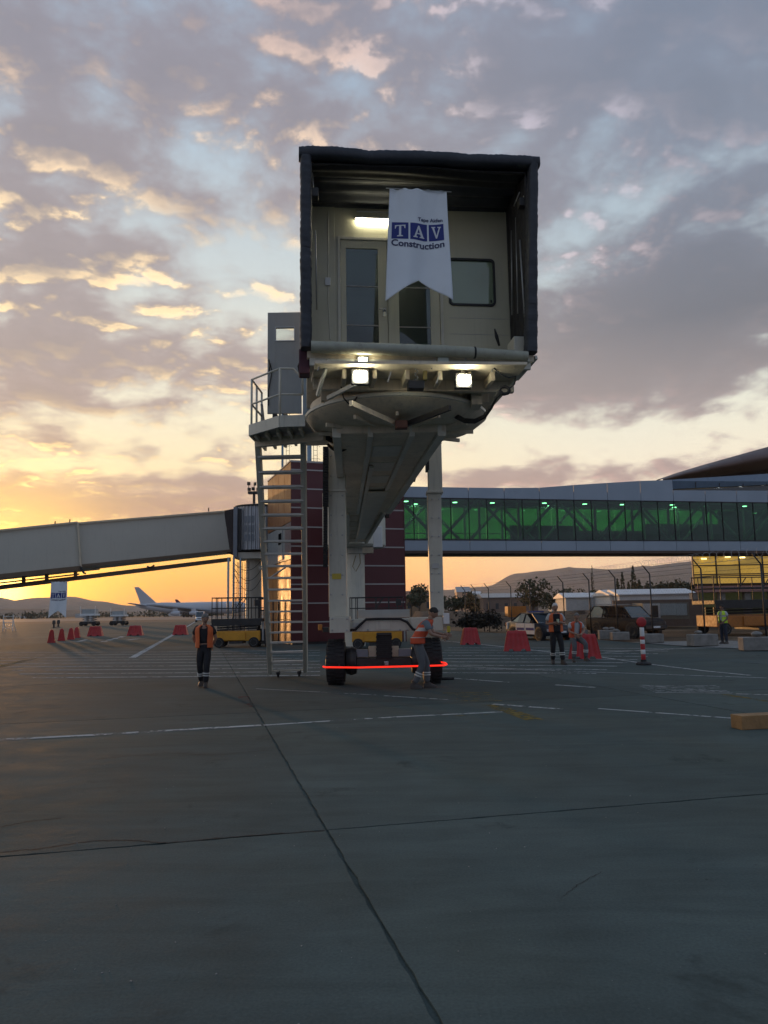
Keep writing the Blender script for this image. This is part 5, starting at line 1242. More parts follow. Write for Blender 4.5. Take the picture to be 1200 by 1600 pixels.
blk = ['concrete block at the foot of a fence post in front of the dark off-roader', 'concrete block between the dark off-roader and the striped bollard', 'concrete block under the fence post nearest the yellow-vested worker', 'largest concrete block, at the fence edge by the orange lift', 'concrete block behind the striped bollard, holding a leaning post', 'small concrete block almost hidden behind the seated worker']
bpos = [(952, 999, 1.1), (968, 1000, .9), (1098, 1009, 1.15), (1190, 1016, 1.5), (1020, 1004, .9), (905, 995, .9)]
def stone(c, r, seed, label, group=None):
    rr = random.Random(seed); m = MB(); vs = []; n = 9
    for j in range(5):
        ph = math.pi * j / 4
        for i in range(n): a = 2 * math.pi * i / n; k = r * rr.uniform(.8, 1.15); vs.append((c[0] + k * 1.2 * math.sin(ph + .001) * math.cos(a), c[1] + k * math.sin(ph + .001) * math.sin(a), c[2] + r * .6 * (1 - math.cos(ph))))
    m.add(vs, [(j * n + i, j * n + (i + 1) % n, (j + 1) * n + (i + 1) % n, (j + 1) * n + i) for j in range(4) for i in range(n)])
    return tag(m.build('stone', M_CONC, smooth=50), label, 'stone', group)
for k, ((x, y, w), lab) in enumerate(zip(bpos, blk)):
    g = G(x, y); h_ = .5 if w > 1 else .42
    m = MB(Matrix.Translation(g) @ Matrix.Rotation(R(8 * (k % 3) - 6), 4, 'Z')).box(-w / 2, w / 2, -.3, .3, 0, h_)
    tag(m.build('concrete_block', M_CONC, bevel=.03), lab, 'concrete block', 'concrete blocks along the fence')
    if k < 4:
        for q_ in range(1 if k else 2): stone(g + Vector((-.15 + .32 * q_, 0, h_)), .14 + .05 * (k == 3), k * 3 + q_, ['rough stone on the block before the dark off-roader' if q_ == 0 else 'second rough stone on the block before the dark off-roader', 'rough stone on the block between off-roader and bollard', 'rough stone on the block nearest the yellow-vested worker', 'biggest rough stone, on the largest concrete block'][k], 'stones on the fence blocks')

# ================================================================== RED BARRIERS
def barrier_root():
    t = thing('water_barrier', 'x', 'barrier', (0, 0, 0)); L, Dp, Hh = 1.08, .50, .82
    def F(u, v):          # u round the four sides, v up
        s_ = int(u * 4) % 4; f = u * 4 - int(u * 4)
        kx = 1 - .30 * v; ky = 1 - .55 * v
        if v > .93: kx -= .03 * (v - .93) / .07; ky -= .1 * (v - .93) / .07
        hx, hy = L / 2 * kx, Dp / 2 * ky
        c = [(-hx, -hy), (hx, -hy), (hx, hy), (-hx, hy)]; a, b_ = c[s_], c[(s_ + 1) % 4]
        x = a[0] + (b_[0] - a[0]) * f; y = a[1] + (b_[1] - a[1]) * f
        fl = .035 * (.5 + .5 * math.cos(f * 2 * math.pi * 5)) if s_ in (0, 2) and .12 < v < .90 else 0
        y += fl * (1 if s_ == 0 else -1) * (1 if s_ in (0, 2) else 0)
        z = v * Hh
        if v < .01 and s_ in (0, 2) and (.18 < f < .36 or .64 < f < .82): z = .09
        return Vector((x, y, z))
    m = MB(); nu, nv = 96, 10; vs = [F(i / nu, j / nv) for j in range(nv + 1) for i in range(nu)]
    m.add(vs, [(j * nu + i, j * nu + (i + 1) % nu, (j + 1) * nu + (i + 1) % nu, (j + 1) * nu + i) for j in range(nv) for i in range(nu)] + [tuple(range(nv * nu, nv * nu + nu))])
    m.build('body', M_RED, t, smooth=38)
    MB().lathe([(.06, .81), (.065, .83), (.05, .845)], 14).build('filler_cap', M_RED, t, smooth=40); return t
b0 = barrier_root()
BAR = [(735, 1007, 8, .88, 'red ribbed plastic barrier nearest the bridge wheels, on the striped apron'), (808, 1017, -6, 1.0, 'widest red plastic barrier standing in front of the police car'),
       (914, 1029, -14, 1.02, 'red plastic barrier that the orange-vested worker leans on'),
       (80, 1004, 114, .98, 'foremost red barrier seen end-on in the short file under the hanging banner'), (96, 1001, 112, .98, 'second red barrier of the end-on file under the hanging banner'),
       (111, 999, 109, 1.02, 'third red barrier of the end-on file, tilted slightly outward'), (120, 996.5, 108, 1.02, 'rearmost red barrier of the end-on file, half hidden by the next'),
       (149, 994, 2, 1.15, 'broadside red barrier right beside the end-on file'), (211.5, 993, 1, 1.2, 'broadside red barrier standing alone midway on the open apron'), (282, 992, -2, 1.15, 'broadside red barrier beside the long white line near the walking worker')]
for k, (x, y, a, s, lab) in enumerate(BAR):
    o = b0 if k == 0 else copy_tree(b0); o.location = G(x, y); o.rotation_euler.z = R(a); o.scale = (s, s, 1.0 if k < 3 else 1.0)
    tag(o, lab, 'barrier', 'red plastic water barriers on the apron')

# striped bollard
g = G(1006, 1039); t = thing('striped_bollard', 'red and white banded bollard post with round red top and black base', 'bollard', g)
MB(Matrix.Translation(g)).lathe([(.23, 0), (.23, .05), (.19, .08), (.09, .10), (.08, .16)], 10).build('base', M_BLACK, t, bevel=.005)
z = .16
for k, (h_, c) in enumerate(((.16, 0), (.13, 1), (.17, 0), (.12, 1), (.10, 0), (.26, 1))):
    MB(Matrix.Translation(g)).lathe([(.062, z), (.066, z + .01), (.066, z + h_ - .01), (.062, z + h_)], 16).build('band', M_WHITE if c else M_RED, t, smooth=40); z += h_
MB(Matrix.Translation(g + Vector((0, 0, z + .16))) @ Matrix.Rotation(R(90), 4, 'X')).lathe([(.05, -.07), (.13, -.05), (.15, 0), (.13, .05), (.05, .07)], 20).build('round_top', M_RED, t, smooth=40)
MB(Matrix.Translation(g)).lathe([(.02, z), (.02, z + .05)], 8).build('neck', M_DARK, t)
# timber beam
a = G(1160, 1141); tb = MB(Matrix.Translation(a) @ Matrix.Rotation(R(12), 4, 'Z')).box(0, 2.6, 0, .24, .0, .19)
tag(tb.build('timber_beam', M_WOOD, bevel=.008), 'rough brown timber baulk lying on the bare apron', 'beam')
q0, q1 = G(683, 1063), G(709, 1062); tag(MB().tube([q0 + Vector((0, 0, .035)), q1 + Vector((0, 0, .035))], .035, 10).build('rubber_pipe', M_BLACK, smooth=True), 'short black pipe lying on the apron by the bent worker', 'pipe')

# ================================================================== SCISSOR LIFTS
def scissor(label, g, rot, rail_h=1.05, body=M_YEL, L=2.4, W=1.15, name='scissor_lift', s=1.0):
    t = thing(name, label, 'scissor lift', (0, 0, 0)); hl = L / 2
    MB().box(-hl + .1, hl - .1, -W / 2 + .08, W / 2 - .08, .30, .78).build('chassis', body, t, bevel=.03)
    MB().box(-hl * .45, hl * .35, -W / 2, -W / 2 + .079, .34, .70).build('battery_door', body, t, bevel=.015)
    MB().box(-.35, .3, -W / 2 + .02, W / 2 - .02, .18, .299).build('belly_plate', M_DARK, t)
    for x in (-hl + .38, hl - .38):
        for y in (-W / 2 + .04, W / 2 - .04):
            Mx = Matrix.Translation((x, y, .24)) @ Matrix.Rotation(R(90), 4, 'X')
            w_ = MB(Mx).lathe([(.14, -.09), (.22, -.09), (.24, -.06), (.24, .06), (.22, .09), (.14, .09)], 28).build('wheel', M_BLACK, t, smooth=30)
            MB(Mx).lathe([(.03, -.07), (.13, -.075), (.155, -.093), (.155, .093), (.13, .075), (.03, .07)], 24).build('rim', mat('pale_rim', (.36, .34, .30), .5), w_, smooth=30)
    for k in range(3):
        z = .82 + k * .11
        for y in (-.35, .35): MB().beam((-hl + .25, y, z), (hl - .25, y, z + .07), .07, .08).build('scissor_arm', M_DARK, t)
    MB().box(-hl, hl, -W / 2, W / 2, 1.20, 1.36).build('deck', M_DARK, t, bevel=.01)
    MB().box(-hl + .02, hl - .02, -W / 2 - .012, -W / 2 - .001, 1.03, 1.30).build('deck_skirt', M_DARK, t)
    for y in (-W / 2 + .03, W / 2 - .03):
        for x in (-hl + .03, -hl + .30, 0 - .05, .55, hl - .3, hl - .03): MB().tube([(x, y, 1.36), (x, y, 1.36 + rail_h)], .022, 6).build('railing_post', M_DARK, t)
        for z in (.5, 1.0): MB().tube([(-hl + .03, y, 1.36 + rail_h * z), (hl - .03, y, 1.36 + rail_h * z)], .024, 6).build('railing_rail', M_DARK, t)
        MB().tube([(-.05, y, 1.36 + rail_h * .5), (.3, y, 1.36 + rail_h)], .02, 6).build('railing_brace', M_DARK, t)
    for x in (-hl + .03, hl - .03):
        for z in (.5, 1.0): MB().tube([(x, -W / 2, 1.36 + rail_h * z), (x, W / 2, 1.36 + rail_h * z)], .024, 6).build('railing_rail', M_DARK, t)
    MB().box(hl - .36, hl - .1, -W / 2 + .02, -W / 2 + .16, 1.95, 2.25).build('control_box', M_DARK, t, bevel=.02)
    MB().box(hl - .02, hl + .05, -.25, .25, .3, 1.2).build('ladder', M_STEEL, t)
    t.location = g; t.rotation_euler.z = R(rot); t.scale = (s, s, s); return t
scissor('yellow scissor lift with black railed deck lowered, beside the round rotunda column', G(372, 1011), 2, 1.0, s=1.06)
scissor('yellow scissor lift seen between the lift columns, behind the wheel frame', G(590, 1013), -2, .98, L=2.5)
ol = scissor('big orange scissor lift parked beyond the fence under the yellow glass wall', G(1180, 990), 4, .95, M_ORG, 4.2, 1.9, s=1.5)
for k, (x, y) in enumerate(((428, 1000), (437, 1000), (446, 999))):
    g = G(x, y); tag(MB(Matrix.Translation(g)).lathe([(.11, 0), (.115, .03), (.115, 1.0), (.09, 1.12), (.035, 1.18), (.035, 1.28)], 16).build('gas_bottle', [mat('bottle_blue', (.10, .16, .22), .5), mat('bottle_grey', (.20, .21, .22), .5)][k % 2], smooth=40), ['blue-grey gas bottle standing nearest the stair stringer', 'grey gas bottle in the middle of the three by the tower', 'blue-grey gas bottle closest to the red panels'][k], 'gas bottle', 'gas bottles standing by the tower')
ms = thing('mast_lift', 'dark narrow mast machine parked tight between yellow lift and the stair', 'lift', G(411, 1010)); g = ms.location.copy()
MB(Matrix.Translation(g)).box(-.28, .28, -.4, .4, .15, .9).build('chassis', M_DARK, ms, bevel=.03)
for x in (-.2, .2): MB(Matrix.Translation(g)).box(x - .05, x + .05, -.1, .1, .9, 2.5).build('mast_rail', M_DARK, ms)
for z in (1.3, 1.8, 2.4): MB(Matrix.Translation(g)).box(-.15, .15, -.05, .05, z, z + .08).build('mast_bar', M_DARK, ms)
for x in (-.22, .22):
    for y in (-.35, .35): MB(Matrix.Translation(g + Vector((x, y, .15))) @ Matrix.Rotation(R(90), 4, 'Y')).lathe([(.05, -.05), (.15, -.04), (.15, .04), (.05, .05)], 16).build('wheel', M_BLACK, ms)

# ================================================================== VEHICLES
def vehicle(name, label, cat, g, heading, L, Wd, body, stations, house, wheel_r, wheels_x, paint_side=None, lamps=True, rack=False, sidecol=None):
    """stations: (x, z under, z belt, half width); house: (x, z base, z top, half base, half top); x forward"""
    t = thing(name, label, cat, (0, 0, 0))
    m = MB(); vs = []; n = 0
    for (x, z0, zb_, hw) in stations:
        ring = [(hw * .90, z0), (hw * .985, z0 + .12), (hw, z0 + (zb_ - z0) * .45), (hw * .985, zb_ - .10), (hw * .93, zb_ - .02), (hw * .60, zb_ + .02), (0, zb_ + .035)]
        ring = ring + [(-y, z) for y, z in reversed(ring[:-1])]; n = len(ring); vs += [(x, y, z) for y, z in ring]
    S = len(stations); fs = [(i * n + k, i * n + (k + 1) % n, (i + 1) * n + (k + 1) % n, (i + 1) * n + k) for i in range(S - 1) for k in range(n)]
    fs += [tuple(range(n)), tuple(range((S - 1) * n, S * n))]
    m.add(vs, fs).build('body', body, t, smooth=35)
    gl = glass('car_glass', (.05, .06, .07), .06, body=(.01, .012, .015, .9)); vs = []
    for (x, z0, z1, a, c) in house: vs += [(x, a, z0), (x, c, z1), (x, -c, z1), (x, -a, z0)]
    S = len(house); m = MB(); m.add(vs, [(i * 4 + k, i * 4 + (k + 1) % 4, (i + 1) * 4 + (k + 1) % 4, (i + 1) * 4 + k) for i in range(S - 1) for k in range(4)] + [(0, 1, 2, 3), tuple(range((S - 1) * 4, S * 4))])
    m.build('windows', gl, t)
    m = MB()
    for (h0, h1) in zip(house[1:-1], house[2:-1]): m.prism([(h0[0], h0[4] + .01, h0[2]), (h1[0], h1[4] + .01, h1[2]), (h1[0], -h1[4] - .01, h1[2]), (h0[0], -h0[4] - .01, h0[2])], (0, 0, .045))
    m.build('roof', body, t, bevel=.01)
    for s_ in (-1, 1):
        for i in range(len(house)):
            x, z0, z1, a, c = house[i]
            if i in (0, len(house) - 1):
                j = 1 if i == 0 else -2; h2 = house[j]; MB().beam((x, s_ * (a + .0), z0), (h2[0], s_ * (h2[4] + .01), h2[2]), .06, .05).build('pillar', body, t)
        xm = (house[1][0] + house[-2][0]) / 2; MB().beam((xm, s_ * (house[1][3] + .012), house[1][1]), (xm - .04, s_ * (house[1][4] + .012), house[1][2]), .08, .03, (1, 0, 0)).build('pillar', body, t)
        fx = house[0][0]
        MB().box(fx - .35, fx - .20, s_ * (Wd / 2 + .02) - .10 * (s_ < 0), s_ * (Wd / 2 + .02) + .10 * (s_ > 0), stations[S // 2][2] if False else house[0][1] + .0, house[0][1] + .16).build('mirror', M_BLACK, t, bevel=.02)
        xf = L / 2
        if lamps:
            MB().box(xf - .26, xf - .05, s_ * Wd * .30, s_ * Wd * .45, stations[-2][2] - .20, stations[-2][2] - .05).build('headlight', mat('headlight_glass', (.55, .58, .60), .15), t, bevel=.02)
            MB().box(-xf + .02, -xf + .14, s_ * Wd * .33, s_ * Wd * .46, stations[1][2] - .25, stations[1][2] - .05).build('tail_light', mat('tail_light_red', (.25, .01, .01), .3), t, bevel=.02)
        for x in wheels_x:
            Mx = Matrix.Translation((x, s_ * (Wd / 2 - .10), wheel_r)) @ Matrix.Rotation(R(90), 4, 'X')
            MB(Mx).lathe([(wheel_r * .9, -.125), (wheel_r * 1.18, -.12), (wheel_r * 1.18, .12), (wheel_r * .9, .125)], 28).build('wheel_arch', M_DARK, t)
            w_ = MB(Mx).lathe([(wheel_r * .6, -.13), (wheel_r * .95, -.13), (wheel_r, -.09), (wheel_r, .09), (wheel_r * .95, .13), (wheel_r * .6, .13)], 28).build('wheel', M_BLACK, t, smooth=30)
            MB(Mx).lathe([(.04, -.11), (wheel_r * .5, -.115), (wheel_r * .62, -.133), (wheel_r * .62, .133), (wheel_r * .5, .115), (.04, .11)], 20).build('rim', M_CHROME, w_, smooth=30)
    MB().box(L / 2 - .08, L / 2 + .03, -Wd * .24, Wd * .24, stations[-2][2] - .24, stations[-2][2] - .08).build('grille', M_DARK, t, bevel=.01)
    MB().box(L / 2 - .05, L / 2 + .05, -Wd * .44, Wd * .44, stations[-1][1] + .02, stations[-1][1] + .22).build('bumper', body if not rack else M_DARK, t, bevel=.03)
    MB().box(L / 2 + .051, L / 2 + .06, -.26, .26, stations[-1][1] + .08, stations[-1][1] + .18).build('number_plate', M_WHITE, t)
    t.location = g; t.rotation_euler.z = R(heading); return t
M_NAVY = mat('dark_car_paint', (.022, .026, .038), .35, .0, .05, coat=.25); M_CARB = mat('black_car_paint', (.012, .012, .014), .45, .0, .05, spec=.3)
g = G(843, 1001); g.z = 0
pc = vehicle('police_car', 'dark police saloon with white side doors and blue markings behind the red barriers', 'car', Vector((P(840, 950, 44).x, 44, 0)), -68, 4.5, 1.78, M_NAVY,
    [(-2.25, .35, .80, .70), (-2.15, .25, .98, .82), (-1.5, .20, 1.02, .88), (-.5, .18, .96, .89), (.6, .18, .94, .89), (1.3, .20, .88, .88), (1.95, .24, .78, .84), (2.2, .28, .66, .74), (2.26, .32, .55, .68)],
    [(1.15, .90, .91, .72, .70), (.35, .92, 1.42, .80, .58), (-.9, .94, 1.44, .80, .58), (-1.65, .98, 1.0, .74, .68)], .33, (-1.38, 1.38))
for s_ in (-1, 1):
    for x0, x1 in ((-.95, -.02), (.02, .98)):
        d_ = MB().box(x0, x1, *(sorted((s_ * .885, s_ * .908))), .30, .90).build('white_door', M_WHITE, None, bevel=.02); d_.parent = pc
        k_ = MB().box(x0 + .1, x1 - .05, *(sorted((s_ * .9085, s_ * .913))), .52, .66).build('blue_marking', M_BLUE, None); k_.parent = d_; k_.location -= d_.location
    d_ = MB().box(-2.0, -1.85, *(sorted((s_ * .82, s_ * .89))), .55, .92).build('white_quarter', M_WHITE, None, bevel=.02); d_.parent = pc
d_ = MB().box(-.35, -.10, -.5, .5, 1.49, 1.58).build('roof_light_bar', mat('blue_lens', (.03, .05, .2), .3), None, bevel=.02); d_.parent = pc
sv = vehicle('offroad_car', 'black off-road car with a roof carrier, its rear side catching the sunset', 'car', Vector((P(975, 950, 45.5).x, 45.5, 0)), -62, 4.7, 1.86, M_CARB,
    [(-2.35, .45, 1.05, .78), (-2.30, .38, 1.12, .88), (-1.5, .34, 1.15, .92), (-.4, .34, 1.13, .93), (.9, .34, 1.12, .92), (1.5, .36, 1.10, .91), (2.1, .38, 1.05, .87), (2.32, .42, .92, .80), (2.36, .46, .75, .74)],
    [(1.30, 1.10, 1.12, .78, .74), (.65, 1.12, 1.74, .84, .68), (-1.75, 1.13, 1.78, .84, .70), (-2.25, 1.12, 1.30, .82, .76)], .40, (-1.42, 1.42), rack=True)
for s_ in (-.55, .55): d_ = MB().tube([(.5, s_, 1.86), (-1.8, s_, 1.90)], .02, 6).build('roof_rail', M_STEEL, None); d_.parent = sv
for k in range(5): d_ = MB().beam((-.1 - k * .4, -.55, 1.88), (-.1 - k * .4, .55, 1.88), .03, .03).build('rack_bar', M_STEEL, None); d_.parent = sv
van = vehicle('white_van', 'small white van parked on the far apron beside the walking worker', 'van', Vector((P(313, 950, 175).x, 175, 0)), -80, 4.8, 1.9, M_WHITE,
    [(-2.4, .3, 1.2, .9), (-2.3, .25, 1.25, .95), (0, .25, 1.25, .95), (1.6, .25, 1.2, .95), (2.3, .3, .9, .88), (2.4, .35, .7, .8)], [(2.0, 1.1, 1.15, .85, .8), (1.3, 1.2, 2.2, .9, .8), (-2.2, 1.2, 2.25, .9, .82), (-2.38, 1.2, 1.3, .9, .85)], .34, (-1.5, 1.5))

# ================================================================== AIRCRAFT AND FAR APRON EQUIPMENT
def jet(label, x_tail, x_ref, Y, L, finmat, heading=0, dz=0):
    t = thing('airliner', label, 'aeroplane', (0, 0, 0)); r = L * .0465; zc = L * .078
    Mx = Matrix.Rotation(R(90), 4, 'Y'); W_ = mat('aircraft_white', (.50, .52, .55), .4, 0, .03, .05)
    prof = [(.05, .5), (.35, .492), (.62, .475), (.82, .45), (.97, .40), (1, .34), (1, -.12), (.9, -.24), (.66, -.36), (.36, -.45), (.10, -.5)]
    m = MB(); vs = []; n = 28
    for rr_, x in prof:
        up = max(0, -.12 - x) * L * .12 * .6
        for k in range(n): a = 2 * math.pi * k / n; vs.append((x * L, r * rr_ * math.cos(a), zc + up + r * rr_ * 1.08 * math.sin(a) + (r * .25 * (.30 - abs(x - .36)) if x > .2 and math.sin(a) > 0 else 0)))
    m.add(vs, [(j * n + i, j * n + (i + 1) % n, (j + 1) * n + (i + 1) % n, (j + 1) * n + i) for j in range(len(prof) - 1) for i in range(n)] + [tuple(range(n)), tuple(range((len(prof) - 1) * n, len(prof) * n))])
    m.build('fuselage', W_, t, smooth=True)
    zf = zc + r * .95
    MB().prism([(-.30 * L, -.3, zf - .5), (-.455 * L, -.3, zf), (-.515 * L, -.3, zf + .148 * L), (-.475 * L, -.3, zf + .148 * L)], (0, .6, 0)).build('tail_fin', finmat, t, bevel=.15)
    for s_ in (-1, 1):
        MB().prism([(-.38 * L, s_ * r * .4, zc + r * .5), (-.45 * L, s_ * r * .3, zc + r * .5), (-.52 * L, s_ * .16 * L, zc + r * 1.0), (-.49 * L, s_ * .16 * L, zc + r * 1.0)], (0, 0, .35)).build('tailplane', M_FASC, t)
        MB().prism([(.17 * L, s_ * r * .8, zc - r * .55), (-.06 * L, s_ * r * .8, zc - r * .55), (-.26 * L, s_ * .46 * L, zc + r * .5), (-.20 * L, s_ * .46 * L, zc + r * .5)], (0, 0, .6)).build('wing', M_FASC, t)
        for fx, fy in ((.06, .19), (-.06, .33)):
            MB(Matrix.Translation((fx * L, s_ * fy * L, zc - r * .95)) @ Mx).lathe([(r * .30, -.035 * L), (r * .42, -.01 * L), (r * .42, .03 * L), (r * .36, .036 * L)], 16).build('engine', W_, t, smooth=40)
            MB().box((fx - .02) * L, (fx + .02) * L, s_ * fy * L - .2, s_ * fy * L + .2, zc - r * .6, zc - r * .1).build('pylon', W_, t)
    for x, y in ((.36, 0), (-.02, .05), (-.02, -.05), (-.06, .05), (-.06, -.05)):
        g_ = MB().box(x * L - .2, x * L + .2, y * L - .2, y * L + .2, .8, zc - r * .8).build('gear_leg', M_DARK, t)
        MB(Matrix.Translation((x * L, y * L, .7)) @ Matrix.Rotation(R(90), 4, 'X')).lathe([(.2, -.6), (.7, -.5), (.7, .5), (.2, .6)], 14).build('gear_wheel', M_BLACK, g_)
    for k in range(30): pass
    X = P(x_tail, 950, Y).x + .515 * L; t.location = (X, Y, dz); t.rotation_euler.z = R(heading); return t
jet('large white four-engined airliner parked broadside on the far apron', 209, 0, 470, 69, mat('aircraft_white', (.50, .52, .55), .4, 0, .03, .05))
jet('second airliner far behind, only its dark red tail fin showing above the white one', 273, 0, 780, 62, mat('maroon_fin', (.16, .03, .06), .5), 0)
def hilift(label, x, base_y, w, top_y, box_h):
    g = G(x, base_y); Y = g.y; t = thing('platform_truck', label, 'scissor platform', g); zt = P(x, top_y, Y).z
    def m(): return MB(Matrix.Translation(g))
    m().box(-w / 2, w / 2, -1, 1, .35, .75).build('chassis', M_DARK, t)
    for sx in (-1, 1):
        for sy in (-1, 1): MB(Matrix.Translation(g + Vector((sx * w * .4, sy * .9, .38))) @ Matrix.Rotation(R(90), 4, 'X')).lathe([(.1, -.15), (.38, -.12), (.38, .12), (.1, .15)], 16).build('wheel', M_BLACK, t)
    zb = zt - box_h; n = 3
    for k in range(n):
        z0 = .75 + (zb - .75) * k / n; z1 = .75 + (zb - .75) * (k + 1) / n
        for sy in (-.8, .8):
            for s_ in (-1, 1): m().beam((-s_ * w * .36, sy, z0), (s_ * w * .36, sy, z1), .09, .12).build('scissor_arm', M_STEEL, t)
    m().box(-w * .5, w * .5, -1.1, 1.1, zb, zb + box_h * .25).build('deck', M_WHITE, t)
    m().box(-w * .42, w * .42, -.9, .9, zb + box_h * .25 + .01, zt - .2).build('cargo_box', mat('pale_grey_paint', (.36, .38, .38), .5), t)
    for x_ in (-w * .48, w * .48): m().tube([(x_, -1, zb), (x_, -1, zt + .3)], .05, 6).build('guard_rail', M_WHITE, t)
    return t
hilift('scissor platform vehicle with pale raised deck, nearest the hanging banner', 140, 978, 2.6, 950, 1.3)
hilift('scissor platform vehicle with raised white box, nearer the white airliner', 186, 977, 2.4, 953, 1.1)
g = G(12, 986); t = thing('access_steps', 'spindly pale wheeled access steps at the edge of the far apron', 'steps', g)
for sx in (-.6, .6):
    MB(Matrix.Translation(g)).tube([(sx, 0, 0), (sx, 0, 2.0)], .05, 6).tube([(sx, .8, 0), (sx, 0, 1.4)], .05, 6).build('leg', M_WHITE, t)
for k in range(5): MB(Matrix.Translation(g)).box(-.6, .6, -.1, .1, .35 + k * .35, .40 + k * .35).build('step', M_WHITE, t)
for x, y, lab in ((84, 980, 'small dark traffic marker on the far apron, slimmer of the pair'), (91, 979, 'small dark traffic marker on the far apron, broader of the pair')):
    g = G(x, y + 1); tag(MB(Matrix.Translation(g)).lathe([(.35, 0), (.35, .06), (.14, .08), (.12, .5), (.26, .6), (.2, 1.1), (.05, 1.15)], 12).build('apron_marker', M_DARK), lab, 'marker', 'small markers on the far apron')

# ================================================================== PEOPLE
def skinv(V, Ed, Rad, lv=2):
    me = bpy.data.meshes.new('s'); me.from_pydata([tuple(v) for v in V], Ed, []); ob = bpy.data.objects.new('s', me); COL.objects.link(ob)
    md = ob.modifiers.new('k', 'SKIN'); md.use_smooth_shade = True; md.branch_smoothing = .5
    for i, r in enumerate(Rad):
        d = me.skin_vertices[0].data[i]; d.radius = r if isinstance(r, tuple) else (r, r); d.use_root = (i == 0)
    sb = ob.modifiers.new('b', 'SUBSURF'); sb.levels = lv; sb.render_levels = lv
    dg = bpy.context.evaluated_depsgraph_get(); e = ob.evaluated_get(dg).to_mesh()
    vs = [v.co.copy() for v in e.vertices]; fs = [list(p.vertices) for p in e.polygons]
    bpy.data.objects.remove(ob); bpy.data.meshes.remove(me); return vs, fs
V3 = Vector
def limb_pts(*a): return [V3(p) for p in a]
def person(label, loc, rot, J, top, vest, trous, hair, sleeve='long', bands=True, vestopen=.075, skin=(.34, .20, .14), hairless=.0, scale=1.0, vbands=False, beard=False):
    t = thing('person', label, 'person', (0, 0, 0))
    sk = mat('skin_%d' % int(skin[0] * 100), skin, .55, 0, .05); el = {}
    pel, wst, che, nek, hed = J['pelvis'], J['waist'], J['chest'], J['neck'], J['head']
    V = [pel, wst, che, nek]; Ed = [(0, 1), (1, 2), (2, 3)]; Rd = [(.125, .10), (.12, .09), (.135, .10), (.055, .055)]
    def chain(start, pts, rs):
        k = start
        for p, r in zip(pts, rs): V.append(V3(p)); Rd.append(r); Ed.append((k, len(V) - 1)); k = len(V) - 1
    for s_ in ('l', 'r'):
        chain(2, [J['sh' + s_], J['el' + s_], J['wr' + s_]], [.055, .042, .028]); chain(0, [J['hp' + s_], J['kn' + s_], J['an' + s_], J['to' + s_]], [.085, .058, .042, .035])
    V = [V3(v) for v in V]; vs, fs = skinv(V, Ed, Rd); m = MB(); m.add(vs, fs)
    # head with brow, nose, chin and ears
    hd = J.get('hdir', V3((0, -1, 0))).normalized(); hu = V3(J.get('hup', (0, 0, 1))); hx = hd.cross(hu).normalized(); hu = hx.cross(hd).normalized(); hc = V3(hed)
    n, k = 22, 16; hv = []
    for j in range(k + 1):
        ph = math.pi * j / k
        for i in range(n):
            a = 2 * math.pi * i / n; x = math.sin(a) * math.sin(ph); y = math.cos(a) * math.sin(ph); z = math.cos(ph)
            rx, ry, rz = .076, .097, .118
            if z < 0: rx *= 1 - .28 * z * z; ry *= 1 - .10 * z * z
            f = max(0, y); nose = .026 * math.exp(-((x) / .16) ** 2 - ((z + .12) / .20) ** 2) * (y > 0); chin = .012 * math.exp(-(x / .3) ** 2 - ((z + .80) / .2) ** 2) * (y > 0); sock = -.008 * (math.exp(-((abs(x) - .38) / .16) ** 2 - ((z - .10) / .14) ** 2)) * (y > 0)
            hv.append(hc + hx * (x * rx) + hd * (y * ry + nose + chin + sock) + hu * (z * rz))
    m.add(hv, [(j * n + i, j * n + (i + 1) % n, (j + 1) * n + (i + 1) % n, (j + 1) * n + i) for j in range(k) for i in range(n)])
    m.tube([V3(nek) - V3((0, 0, .05)), hc - hu * .07 - hd * .01], [.058, .05], 12)
    for s_ in (-1, 1): m.lathe([(.006, -.012), (.022, -.006), (.024, .004), (.008, .010)], 10, Matrix.Translation(hc + hx * s_ * .080 - hd * .005) @ Matrix.Rotation(R(90), 4, 'Y'))
    for s_ in ('l', 'r'):          # hands: palm, four bent fingers, thumb
        w_ = V3(J['wr' + s_]); e_ = V3(J['el' + s_]); d = V3(J.get('hand' + s_, (w_ - e_))).normalized(); side = d.cross(V3((0, 1, .2))).normalized(); nn = side.cross(d).normalized()
        m.add(*(lambda mm: (mm.v, mm.f))(MB().beam(w_ - d * .01, w_ + d * .085, .075, .03, nn)))
        cur = J.get('curl', .35)
        for q, ln in ((-.030, .075), (-.010, .085), (.010, .080), (.029, .062)):
            a0 = w_ + d * .08 + side * q; a1 = a0 + d * ln * .5 - nn * ln * cur * .3; a2 = a1 + d * ln * .4 - nn * ln * cur; m.tube([a0, a1, a2], [.0095, .009, .007], 6)
        a0 = w_ + d * .025 + side * (.035 if s_ == 'l' else -.035); a1 = a0 + d * .04 + side * (.03 if s_ == 'l' else -.03); m.tube([a0, a1, a1 + d * .03], [.011, .010, .008], 6)
    m.k = 1
    for s_ in (-1, 1): m.lathe([(.002, -.003), (.009, 0), (.002, .003)], 8, Matrix.Translation(hc + hx * s_ * .031 + hd * .088 + hu * .012) @ Matrix.Rotation(R(90), 4, 'X'))
    m.beam(hc + hd * .094 - hu * .062 - hx * .022, hc + hd * .094 - hu * .062 + hx * .022, .006, .008)
    m.build('body', [sk, M_DARK], t, smooth=True)
    # hair cap
    hm = MB(); hv = []; kk = 8
